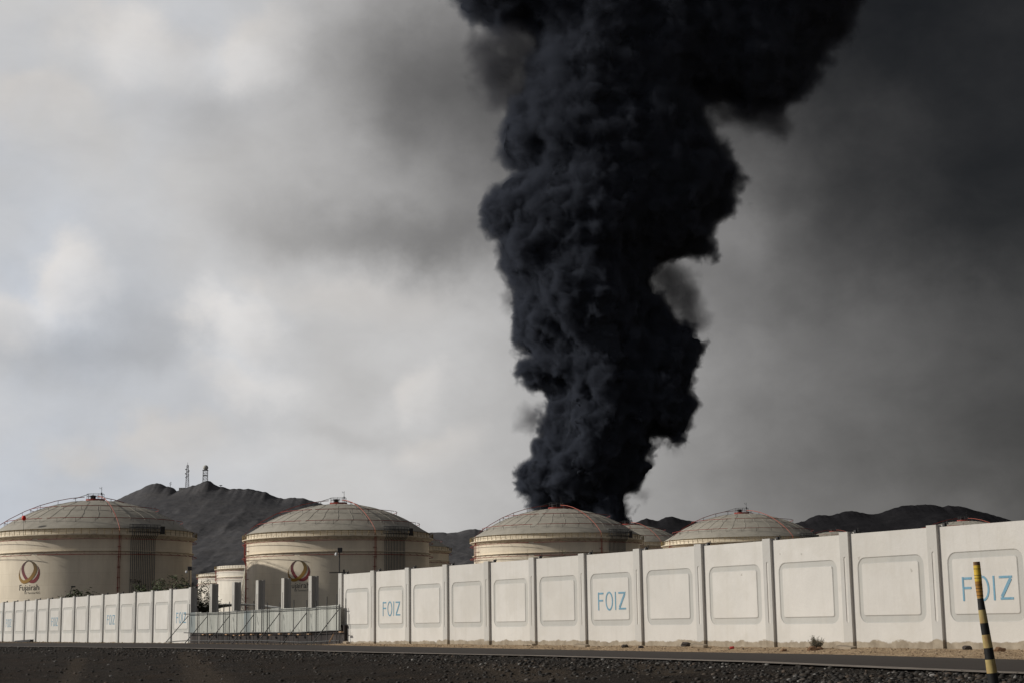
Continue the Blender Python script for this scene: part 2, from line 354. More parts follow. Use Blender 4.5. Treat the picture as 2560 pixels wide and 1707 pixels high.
sn = t.m('MULTIPLY', t.maprange(q_, 8.2, 7.2), t.maprange(s_, 74., 79.))
backc = t.mix(t.maprange(s_, 74., 79.), (.075, .062, .05), sandc)
def gpt(px, py): d = ray(px, py); k = (.28-CAMZ)/d[2]; return d[0]*k, d[1]*k
tr = None                                     # bare brown wheel scrapes through the stones
for (a_, b_, wd_) in (((462, 1640), (505, 1668), .55), ((505, 1668), (545, 1712), .8), ((198, 1648), (160, 1690), .35), ((1230, 1668), (1360, 1690), 1.1), ((0, 1690), (420, 1700), .5), ((1610, 1672), (1690, 1690), .8)):
    A2, B2_ = gpt(*a_), gpt(*b_); ex, ey = B2_[0]-A2[0], B2_[1]-A2[1]; l2 = ex*ex+ey*ey
    pv = t.new('ShaderNodeVectorMath', operation='SUBTRACT'); t.l.new(pos, pv.inputs[0]); pv.inputs[1].default_value = (A2[0], A2[1], 0)
    dp = t.new('ShaderNodeVectorMath', operation='DOT_PRODUCT'); t.l.new(pv.outputs[0], dp.inputs[0]); dp.inputs[1].default_value = (ex/l2, ey/l2, 0)
    hh_ = t.m('MULTIPLY', dp.outputs['Value'], 1., clamp=True); sc_ = t.new('ShaderNodeVectorMath', operation='SCALE'); sc_.inputs[0].default_value = (ex, ey, 0); t.l.new(hh_, sc_.inputs['Scale'])
    dv = t.new('ShaderNodeVectorMath', operation='SUBTRACT'); t.l.new(pv.outputs[0], dv.inputs[0]); t.l.new(sc_.outputs[0], dv.inputs[1])
    fl = t.new('ShaderNodeVectorMath', operation='MULTIPLY'); t.l.new(dv.outputs[0], fl.inputs[0]); fl.inputs[1].default_value = (1, 1, 0)
    ln = t.new('ShaderNodeVectorMath', operation='LENGTH'); t.l.new(fl.outputs[0], ln.inputs[0])
    dd_ = t.m('MULTIPLY_ADD', t.m('SUBTRACT', t.noise(pos, 1.1, 5, .65), .5), wd_*2.2, ln.outputs['Value'])
    f_ = t.maprange(dd_, wd_*1.3, wd_*.5); tr = f_ if tr is None else t.m('MAXIMUM', tr, f_)
grav = t.mix(t.m('MULTIPLY', tr, .8), grav, t.ramp(t.noise(pos, 4., 6, .7), [(.3, (.036, .027, .019)), (.7, (.085, .064, .045))]))
c = t.mix(t.maprange(q_, 7.5, 6.5), grav, backc)
t.l.new(c, b.inputs['Base Color']); b.inputs['Roughness'].default_value = .95; b.inputs['Specular IOR Level'].default_value = .15
bn = t.new('ShaderNodeBump'); bn.inputs['Distance'].default_value = .16
t.l.new(t.m('ADD', t.noise(pos, 3.5, 9, .72), t.m('MULTIPLY', vor.outputs['Distance'], .35)), bn.inputs['Height']); t.l.new(bn.outputs[0], b.inputs['Normal'])
V, Fc = ground(); tag(mesh_np('ground', V, Fc, gm, None, True), kind='structure')

rm = bpy.data.materials.new('asphalt'); rm.use_nodes = True; t = NT(rm.node_tree); b = t.n['Principled BSDF']
pos = t.new('ShaderNodeNewGeometry').outputs['Position']
cv = t.new('ShaderNodeVectorMath', operation='DOT_PRODUCT'); t.l.new(pos, cv.inputs[0]); cv.inputs[1].default_value = (NW[0], NW[1], 0)
sv = t.new('ShaderNodeVectorMath', operation='DOT_PRODUCT'); t.l.new(pos, sv.inputs[0]); sv.inputs[1].default_value = (DW[0], DW[1], 0)
cmb = t.new('ShaderNodeCombineXYZ'); t.l.new(sv.outputs['Value'], cmb.inputs[0]); t.l.new(cv.outputs['Value'], cmb.inputs[1])
c = t.ramp(t.noise(t.map(cmb.outputs[0], (.06, 1.3, 1)), 1., 6, .6), [(.3, (.038, .029, .024)), (.7, (.052, .040, .033))])
c = t.mix(.25, c, t.ramp(t.noise(pos, 25., 4, .7), [(.3, .02), (.7, .07)]))
t.l.new(c, b.inputs['Base Color']); b.inputs['Roughness'].default_value = .9; b.inputs['Specular IOR Level'].default_value = .2
sr = np.concatenate([[-4000, -1000, -300, -100], np.arange(-50, 160, 1.0), [180, 220, 300, 1000, 4000]])
fr = np.linspace(0, 1, 7)
S, T = np.meshgrid(sr, fr, indexing='ij'); wob = .10*(fbm2(sr*.9, sr*0+3, 3)-.5)
Q = QF(S)*(1-T) + QN(S)*T + np.where(T == 0, wob[:, None]*2, 0)
V = np.stack([P0[0]+DW[0]*S+NW[0]*Q, P0[1]+DW[1]*S+NW[1]*Q, ZS(S)+.012+0*Q], -1).reshape(-1, 3)
i = (np.arange(len(sr)-1)[:, None]*7 + np.arange(6)[None]).ravel()
tag(mesh_np('road', V, np.stack([i, i+7, i+8, i+1], 1)[:, ::-1], rm), kind='structure')
em = mat('pale_road_edge', (.22, .19, .165), .9, .3, 1.2)
wv = .25*(fbm2(sr*.7, sr*0, 4)-.5)
for nm in ('road_edge_line',):
    Q0 = QN(sr)-.45+wv*.4; Q1 = QN(sr)+.25+wv*.8
    V = np.concatenate([np.stack([P0[0]+DW[0]*sr+NW[0]*q, P0[1]+DW[1]*sr+NW[1]*q, ZS(sr)+.020+0*q], -1) for q in (Q0, Q1)])
    n = len(sr); i = np.arange(n-1); tag(mesh_np(nm, V, np.stack([i, i+1, i+1+n, i+n], 1), em), kind='structure')

# loose stones on the shoulder (stuff)
def stones(name, n, sfun, zoff, smin, smax, mt):
    ico = [(0, 0, -1), (.72, -.53, -.45), (-.28, -.85, -.45), (-.89, 0, -.45), (-.28, .85, -.45), (.72, .53, -.45), (.28, -.85, .45), (-.72, -.53, .45), (-.72, .53, .45), (.28, .85, .45), (.89, 0, .45), (0, 0, 1)]
    fi = np.array([(0,1,2),(1,0,5),(0,2,3),(0,3,4),(0,4,5),(1,5,10),(2,1,6),(3,2,7),(4,3,8),(5,4,9),(1,10,6),(2,6,7),(3,7,8),(4,8,9),(5,9,10),(6,10,11),(7,6,11),(8,7,11),(9,8,11),(10,9,11)])
    B = np.array(ico); S, Q = sfun(n); n = len(S)
    sz = smin*(smax/smin)**(rng.random(n)**3.2)
    J = B[None]*(.7+.6*rng.random((n, 12, 1)))*sz[:, None, None]*np.array([1, 1, .62])*(.75+.5*rng.random((n, 1, 3)))
    a = rng.random(n)*2*PI; ca, sa_ = np.cos(a)[:, None], np.sin(a)[:, None]
    X = J[..., 0]*ca - J[..., 1]*sa_; Y = J[..., 0]*sa_ + J[..., 1]*ca
    gx = P0[0]+DW[0]*S+NW[0]*Q; gy = P0[1]+DW[1]*S+NW[1]*Q; gz = ground_z(S, Q)+zoff*sz
    V = np.stack([X+gx[:, None], Y+gy[:, None], J[..., 2]+gz[:, None]], -1).reshape(-1, 3)
    Fc = (fi[None]+12*np.arange(n)[:, None, None]).reshape(-1, 3)
    return mesh_np(name, V, Fc, mt)
sm = bpy.data.materials.new('dark_road_stone'); sm.use_nodes = True; t = NT(sm.node_tree); b = t.n['Principled BSDF']
pos = t.new('ShaderNodeNewGeometry'); rnd = pos.outputs['Random Per Island']
t.l.new(t.ramp(rnd, [(0, (.006, .005, .004)), (.5, (.016, .013, .0105)), (.78, (.028, .022, .017)), (.9, (.066, .045, .030)), (.96, (.09, .086, .082)), (1, (.24, .23, .22))]), b.inputs['Base Color'])
b.inputs['Roughness'].default_value = .8
def grav_pts(n):
    # more stones near the asphalt, in patches further down
    th = rng.random(n*3); Y = 24 + 120*rng.random(n*3)**1.6; X = Y*(rng.random(n*3)*.72-.36)
    S = (X-P0[0])*DW[0]+(Y-P0[1])*DW[1]; Q = (X-P0[0])*NW[0]+(Y-P0[1])*NW[1]; g = Q-QN(S)
    dens = np.clip(1.2-g/6, .13, 1)*(.25+1.5*np.clip(fbm2(S*.12, Q*.25, 4)-.3, 0, 1)*1.6)
    k = (g > .02) & (rng.random(n*3) < dens); return S[k][:n], Q[k][:n]
tag(stones('gravel', 110000, grav_pts, .1, .010, .085, sm), kind='stuff')
def sand_pts(n):
    S = 79+rng.random(n)*60; Q = QF(S)*(.05+.95*rng.random(n)**.7); return S, Q
sm2 = mat('sandy_stone', (.24, .18, .12), .9, .35, 3.)
tag(stones('sand_rubble', 5200, sand_pts, .0, .010, .05, sm2), kind='stuff')
def verge_pts(n):
    S = -5+rng.random(n)*84; Q = QF(S)*(.1+.9*rng.random(n)); return S, Q
tag(stones('verge_grit', 3000, verge_pts, .1, .015, .07, sm2), kind='stuff')

# a few single rocks, a crumpled can, a shrub on the sand bank
def rock(px, py, q, r_, label, mt, seed):
    bm = bmesh.new(); bmesh.ops.create_icosphere(bm, subdivisions=2, radius=1); rr = random.Random(seed)
    for v in bm.verts: v.co = v.co*(.75+.45*rr.random()); v.co.z *= .6
    me = bpy.data.meshes.new('rock'); bm.to_mesh(me); bm.free()
    p = on_q(px, py, q); s = float((np.array(p[:2])-P0)@DW); o = link_mesh('rock', me, mt); o.location = (p.x, p.y, float(ground_z(s, q))+r_*.25); o.scale = (r_, r_*.8, r_)
    return tag(o, label, 'rock', 'single rocks on the sand bank')
mr = mat('dark_rock', (.06, .05, .045), .9, .4, 4.); mr2 = mat('brown_rock', (.20, .12, .07), .9, .4, 4.)
rock(1714, 1612, .9, .20, 'dark rock lying high on the sand bank against the foot of the wall', mr, 1)
rock(2418, 1628, 1.2, .16, 'dark rock at the wall foot just left of the striped pole', mr, 2)
rock(2500, 1634, 1.8, .16, 'brown broken rock on the sand just right of the striped pole', mr2, 3)
rock(1562, 1624, 1.7, .14, 'small black stone at the edge of the asphalt below the middle panels', mr, 4)
rock(1602, 1625, 1.9, .11, 'smallest black stone at the asphalt edge, right of the small black one', mr, 5)
rock(2030, 1634, 1.9, .17, 'reddish brown clod under the dry shrub', mr2, 6)
rock(2049, 1630, 1.6, .13, 'reddish brown clod beside the dark hollow right of the shrub', mr2, 7)
rock(1960, 1634, 2.2, .11, 'brown clod in the gully left of the shrub', mr2, 8)
p = on_q(1825, 1629, 2.0); s = float((np.array(p[:2])-P0)@DW)
mb = MB(); mb.lathe([(.0, 0), (.045, .0), (.05, .01), (.05, .17), (.04, .19), (0, .19)], 14)
o = mb.build('drink_can', mat('dull_red_can', (.35, .02, .02), .5), None, True); o.location = (p.x, p.y, float(ground_z(s, 2.0))+.06); o.rotation_euler = (R(84), .2, 1.1); o.scale = (.9, .9, .8)
tag(o, 'bright red can lying on the sand bank below the wall', 'can')
# pale broken slabs in the sand
M['slab'] = mat('dusty_concrete_piece', (.30, .25, .19), .9, .25, 3.)
def slab(px, py, q, w_, d_, rz, label):
    w_ *= .8; d_ *= .7
    p = on_q(px, py, q); s = float((np.array(p[:2])-P0)@DW)
    o = MB().box(-w_/2, w_/2, -d_/2, d_/2, -.04, .05).build('broken_slab', M['slab'], None, False, .01); o.location = (p.x, p.y, float(ground_z(s, q))+.05); o.rotation_euler = (.12, .08, WANG+rz)
    tag(o, label, 'slab', 'broken slabs in the sand')
slab(1455, 1617, 1.3, .9, .35, .1, 'broken pale slab in the sand below the wall letters of the middle panels')
slab(1330, 1614, 1.1, .7, .3, -.2, 'pale slab half buried at the foot of the post left of the middle lettered panel')
slab(1748, 1622, 1.4, .8, .35, .2, 'pale slab in the sand at the foot of a post, near the red can')
slab(2115, 1624, 1.3, .9, .4, .05, 'pale slab beside the post right of the dry shrub')
slab(866, 1608, 1.0, .7, .3, -.1, 'pale slab in the sand by the dark foundation end')

# ================================================================= perimeter wall
def rrect(x0, x1, z0, z1, r, n=5):
    pts = []
    for (cx_, cz_, a0) in ((x1-r, z1-r, 0), (x0+r, z1-r, 90), (x0+r, z0+r, 180), (x1-r, z0+r, 270)):
        for k in range(n+1):
            a = R(a0+90*k/n); pts.append((cx_+r*math.cos(a), cz_+r*math.sin(a)))
    return pts
PW, PH = 3.62, 3.85                           # panel clear width and height above its foot
def panel_mesh():
    mb = MB(); n = 24
    fx0, fx1, fz0, fz1 = .30, 3.30, .92, 3.05
    o1 = rrect(fx0, fx1, fz0, fz1, .34); o2 = rrect(fx0+.035, fx1-.02, fz0+.02, fz1-.035, .31)
    i2 = rrect(fx0+.185, fx1-.215, fz0+.215, fz1-.20, .09); i1 = rrect(fx0+.20, fx1-.25, fz0+.25, fz1-.215, .07)
    g = .024
    loops = [(o1, 0), (o2, g), (i2, g), (i1, 0)]
    vs = [(x, y, z) for lp, y in loops for (x, z) in lp]
    fs = []; mi = []
    for a in range(3):
        for k in range(n):
            fs.append((a*n+k, a*n+(k+1) % n, (a+1)*n+(k+1) % n, (a+1)*n+k)); mi.append(1)
    fs.append(tuple(3*n+k for k in range(n))); mi.append(0)
    def poly(pts):
        o_ = len(vs); vs.extend((x, 0, z) for x, z in pts); fs.append(tuple(range(o_, o_+len(pts)))); mi.append(0)
    poly([(0, -.3), (fx0, -.3), (fx0, PH), (0, PH)]); poly([(fx1, -.3), (PW, -.3), (PW, PH), (fx1, PH)])
    poly(o1[:12]+[(fx0, PH), (fx1, PH)]); poly(o1[12:]+[(fx1, -.3), (fx0, -.3)])
    off_ = len(vs)
    bx = MB().box(0, PW, 0.0, .16, -.3, PH); nf = len(bx.f)
    vs += bx.v
    for k, f in enumerate(bx.f):
        if k == 2: continue                  # the front face is the relief
        fs.append(tuple(q+off_ for q in f)); mi.append(0)
    me = bpy.data.meshes.new('panel'); me.from_pydata(vs, [], fs); me.materials.append(M['panel']); me.materials.append(M['groove'])
    me.polygons.foreach_set('material_index', mi); me.update()
    bm = bmesh.new(); bm.from_mesh(me); bmesh.ops.remove_doubles(bm, verts=bm.verts, dist=1e-5); bmesh.ops.recalc_face_normals(bm, faces=bm.faces); bm.to_mesh(me); bm.free()
    return me
def post_mesh(h=3.92, bare=False):
    # H section: front flange proud of the panels, slots for the panel ends
    W_ = .42; mb = MB()
    sec = [(0, -.11), (W_, -.11), (W_, -.005), (W_-.07, .0), (W_-.07, .17), (W_, .175), (W_, .33), (0, .33), (0, .175), (.07, .17), (.07, .0), (0, -.005)]
    n = len(sec)
    vs = [(x, y, z) for z in (-.4, h) for (x, y) in sec]
    fs = [(k, (k+1) % n, n+(k+1) % n, n+k) for k in range(1, n)]
    # front face with a vertical slot
    y0 = -.11; o = len(vs); mi = [0]*len(fs); m_ = 9; r_ = .06
    arct = [(.23+r_*math.cos(PI*k/8), 3.04+r_*math.sin(PI*k/8)) for k in range(m_)]; arcb = [(.23-r_*math.cos(PI*k/8), 1.0-r_*math.sin(PI*k/8)) for k in range(m_)]
    def poly(pts, y, mt_=0):
        o_ = len(vs); vs.extend((x, y, z) for x, z in pts); fs.append(tuple(range(o_, o_+len(pts)))); mi.append(mt_)
    poly([(0, -.4), (.17, -.4), (.17, h), (0, h)], y0); poly([(.29, -.4), (W_, -.4), (W_, h), (.29, h)], y0)
    poly(arct+[(.17, h), (.29, h)], y0); poly(arcb+[(.29, -.4), (.17, -.4)], y0)
    lp = arct+arcb; poly(lp, y0+.02, 1)
    for k in range(len(lp)):
        a, c = lp[k], lp[(k+1) % len(lp)]; o_ = len(vs); vs.extend([(a[0], y0, a[1]), (c[0], y0, c[1]), (c[0], y0+.02, c[1]), (a[0], y0+.02, a[1])]); fs.append((o_, o_+1, o_+2, o_+3)); mi.append(1)
    fs.append(tuple(n+k for k in range(n))); mi.append(0)
    me = bpy.data.meshes.new('post'); me.from_pydata(vs, [], fs)
    me.materials.append(M['bare'] if bare else M['post']); me.materials.append(M['bare'] if bare else M['panel'])
    me.polygons.foreach_set('material_index', mi); me.update()
    bm = bmesh.new(); bm.from_mesh(me); bmesh.ops.remove_doubles(bm, verts=bm.verts, dist=1e-5); bmesh.ops.recalc_face_normals(bm, faces=bm.faces); bm.to_mesh(me); bm.free()
    return me
def letters_mesh():
    # F O I Z, sunk strokes with a bevelled edge, local x along the panel
    H_ = .80; T_ = .076; y0, y1 = -.012, .05; mb = MB()
    def bar(x0, z0, x1, z1, t_=T_):
        d = Vector((x1-x0, 0, z1-z0)); L_ = d.length; a = math.atan2(d.z, d.x)
        mb.box(0, L_, y0, y1, -t_/2, t_/2, Matrix.Translation((x0, 0, z0)) @ Matrix.Rotation(-a, 4, 'Y'))
    bar(.05, 0, .05, H_); bar(.10, H_-.052, .46, H_-.052); bar(.10, .43, .42, .43)
    n = 36; cx_, cz_, ra, rb = .93, .40, .30, .42
    vs = []
    for k in range(n):
        a = 2*PI*k/n
        for (fr_, y) in ((1, y0), (1-T_/ra, y0), (1-T_/ra, y1), (1, y1)):
            rx = ra-(0 if fr_ == 1 else T_); rz = rb-(0 if fr_ == 1 else T_); vs.append((cx_+rx*math.cos(a), y, cz_+rz*math.sin(a)))
    fs = [(k*4+j, k*4+(j+1) % 4, ((k+1) % n)*4+(j+1) % 4, ((k+1) % n)*4+j) for k in range(n) for j in range(4)]
    mb.add(vs, fs)
    bar(1.44, 0, 1.44, H_)
    bar(1.68, H_-.052, 2.25, H_-.052); bar(2.19, H_-.10, 1.76, .10, .12); bar(1.70, .052, 2.27, .052)
    me = bpy.data.meshes.new('lettering'); me.from_pydata(mb.v, [], mb.f); me.materials.append(M['letter']); me.update()
    bm = bmesh.new(); bm.from_mesh(me); bmesh.ops.recalc_face_normals(bm, faces=bm.faces); bm.to_mesh(me); bm.free()
    return me
PANEL, POST, LET = panel_mesh(), post_mesh(), letters_mesh()
POSTB = post_mesh(bare=True)
brk = MB().box(-.05, .05, -.05, .05, 0, .10).box(-.03, .16, .0, .03, .05, .08).tube([(.12, .0, .05), (.12, .0, .16)], .018)
BRK = bpy.data.meshes.new('wire_bracket'); BRK.from_pydata(brk.v, [], brk.f); BRK.materials.append(M['dark'])
def wall_section(name, i0, i1, zb, lettered, label, end_post=True):
    root = empty(name, wp(4*i0, 0, zb), WANG); tag(root, label, 'wall')
    for i in range(i0, i1+1):
        xx = 4*(i-i0); dz = random.uniform(-.012, .012)
        if i < i1 or end_post:
            o = link_mesh('post', POST, None, root); o.location = (xx-.42, 0, dz)
            o = link_mesh('wire_bracket', BRK, None, root); o.location = (xx+.05, .22, 3.88+dz)
        if i < i1:
            o = link_mesh('panel', PANEL, None, root); o.location = (xx-.02, random.uniform(-.008, .008)+.004, dz)
            if i in lettered:
                l = link_mesh('lettering', LET, None, o); l.location = (.86, 0, 1.55); l.scale = (.88, 1, .91)
    return root
wall_section('perimeter_wall', -3, 13, .60-.24, (0, 4, 8, 12), 'far cream wall section left of the scaffolding, panels framed in grey')
wall_section('perimeter_wall', 19, 35, .60-.10, (20, 25, 30), 'long near cream wall section right of the scaffolding, with blue letters')
lb = ['leftmost bare grey post standing behind the metal hoarding', 'second bare post from the left behind the metal hoarding', 'middle one of five bare posts behind the metal hoarding',
      'bare post just left of the round emblem on the storage tank', 'rightmost bare post, cutting the end of the name on the tank']
for k, i in enumerate(range(14, 19)):
    o = link_mesh('concrete_post', POSTB); o.location = wp(4*i-.42, 0, .62-.15); o.rotation_euler = (0, random.uniform(-.006, .006), WANG)
    tag(o, lb[k], 'post', 'bare posts waiting for their panels')

# low drain opening under the left wall; dark box stands for its shaded inside
o = MB().box(0, 5.6, -.12, .2, 0, .17).build('drain_opening', M['dark']); o.location = wp(2.0*4-2.2, .25, .50); o.rotation_euler = (0, -.02, WANG)
tag(o, 'long dark drain opening at the foot of the far left wall', 'drain')

# ================================================================= foundation + hoarding on scaffolding
dm = bpy.data.materials.new('dark_foundation_concrete'); dm.use_nodes = True; t = NT(dm.node_tree); b = t.n['Principled BSDF']
ob = t.new('ShaderNodeTexCoord').outputs['Object']
c = t.ramp(t.noise(t.map(ob, (.9, .9, .25)), 1., 5, .6), [(.42, (.022, .018, .018)), (.58, (.038, .031, .030)), (.72, (.11, .10, .095))])
t.l.new(c, b.inputs['Base Color']); b.inputs['Roughness'].default_value = .9
SF0, SF1 = 52.3, 76.2
mb = MB(); x = 0.
L_ = SF1-SF0+.45
while x < L_-.01:
    w_ = min(2.0, L_-x); mb.box(x+.004, x+w_-.004, -.30+random.uniform(-.02, .02), .0, -.3, 1.05+random.uniform(-.01, .01)); x += w_
o = mb.build('foundation_wall', dm); o.location = wp(SF0-.1, -.12, .58); o.rotation_euler = (0, 0, WANG)
tag(o, 'low dark concrete foundation under the gap in the wall', 'foundation')

sf = empty('scaffold_hoarding', wp(SF0, .42, .6), WANG)
tag(sf, 'metal hoarding of corrugated sheets on scaffold tubes closing the gap in the wall', 'hoarding')
INV = Matrix.Translation(wp(SF0, .42, .6)) @ Matrix.Rotation(WANG, 4, 'Z'); INV = INV.inverted()
def sfl(px, py, q=.42): return INV @ on_q(px, py, q)
cmn = []
for k, (c0, c1) in enumerate((((.22, .26, .27), (.30, .34, .345)), ((.40, .42, .39), (.52, .53, .50)))):
    cmn.append(mat('corrugated_sheet_'+('blue_grey', 'pale_grey')[k], c0, .6, .1, 1.5, metal=.0, col2=c1, stretch=(1, 1, .15), dirt=(.25, .23, .2, .4), dscale=1.2))
def zi(xs_, ys_, px): return float(np.interp(px, xs_, ys_))
TX, TY = [470, 500, 560, 620, 700, 780, 858], [1531, 1530, 1527.5, 1524, 1520, 1516.5, 1511]
BX, BY = [470, 600, 700, 760, 858], [1581, 1581, 1579.5, 1579, 1574.5]
sx0 = sfl(474, 1550, .32).x; sx1 = sfl(850, 1550, .32).x
def px_of(xl):                                # local x on the hoarding back to photo x
    a, b_ = 440., 900.
    for _ in range(30):
        m_ = (a+b_)/2
        if sfl(m_, 1550, .32).x < xl: a = m_
        else: b_ = m_
    return a
nsh = 22; W_ = (sx1-sx0)/nsh
for k in range(nsh):
    xa, xb = sx0+k*W_, sx0+(k+1)*W_+.04; n = 30; vs = []; dy = .012*(k % 2)
    pa, pb = px_of(xa), px_of(xb)
    zt0, zt1 = sfl(pa, zi(TX, TY, pa), .32).z, sfl(pb, zi(TX, TY, pb), .32).z
    zb0, zb1 = sfl(pa, zi(BX, BY, pa), .32).z, sfl(pb, zi(BX, BY, pb), .32).z
    jt = random.uniform(-.03, .03)
    for j in range(n+1):
        f = j/n; xx = xa+(xb-xa)*f; yy = .10-dy+(.022 if (j//2) % 3 == 0 else 0.)
        vs += [(xx, yy, zb0*(1-f)+zb1*f+jt*.5), (xx, yy, zt0*(1-f)+zt1*f+jt)]
    fs = [(2*j, 2*j+2, 2*j+3, 2*j+1) for j in range(n)]
    o = MB().add(vs, fs).build('metal_sheet', cmn[0] if k == 0 or k in (9,) else cmn[1], sf)
# tubes
poles = [(474, 22), (495, 10), (519, 2), (546, 18), (559.5, 20), (574.5, 24), (593, 3), (616.5, 12), (635, 22), (655, 8), (669, 18), (700.5, 15), (735, 20), (767.5, 18), (790.5, 16), (818, 24), (841.5, 28), (849, 3)]
for (px, ab) in poles:
    yt = zi(TX, TY, px)-ab; a = sfl(px, yt); mb = MB(); lean = random.uniform(-.03, .03)
    mb.tube([(a.x+lean, 0, a.z), (a.x, 0, -.05)], .028, 8); mb.build('pole', M['steel'], sf)
for (nm, ys_, jit, r_) in (('top_rail', TY, .02, .026), ('middle_rail', BY, .02, .028)):
    pts = []
    for px in np.linspace(462, 851, 16):
        y = zi(TX if nm == 'top_rail' else BX, ys_, px)+(2.5 if nm == 'top_rail' else 0); a = sfl(px, y); pts.append((a.x, -.06, a.z+random.uniform(-jit, jit)))
    MB().tube(pts, r_, 8).build(nm, M['steel'], sf)
pts = []
for px in np.linspace(418, 850, 14):
    y = np.interp(px, [418, 470, 560, 650, 760, 850], [1603.5, 1600, 1601, 1600, 1604, 1599.5]); a = sfl(px, y, .55); pts.append((a.x, -.16, a.z+random.uniform(-.01, .01)))
MB().tube(pts, .03, 8).build('lower_rail', M['steel'], sf)
for (x1, y1, x2, y2) in [(471, 1538, 414, 1605), (519, 1538.5, 462, 1607), (574.5, 1537, 520, 1607), (635, 1534, 579, 1609), (699.5, 1531, 641, 1608), (767.5, 1529, 704, 1611), (847, 1522, 777, 1612)]:
    a = sfl(x1, y1, .5); c_ = sfl(x2, y2, 1.9); MB().tube([a, c_], .026, 8).build('brace', M['steel'], sf)
for px in (230, 330, 555, 665, 745, 795, 910, 1040, 1165, 1300, 1440, 1565, 1705, 2155):
    X_ = px/5.6+470; y = zi(BX, BY, X_)+5; a = sfl(X_, y, .45)
    lw = random.uniform(.11, .17); lz = random.uniform(-.03, .03)
    MB().box(a.x-lw, a.x+lw, -.16, .0, a.z-.03+lz, a.z+.03+lz, None).build('timber_block', M['wood'], sf, False, .008)
    MB().tube([(a.x+.02, -.08, a.z+.04), (a.x+.02, -.08, a.z+.26)], .012, 6).build('jack', M['steel'], sf)
a = sfl(834, 1584, .6); c_ = sfl(823, 1604, 1.0); MB().tube([a, c_], .04, 4).build('leaning_timber', M['wood'], sf)

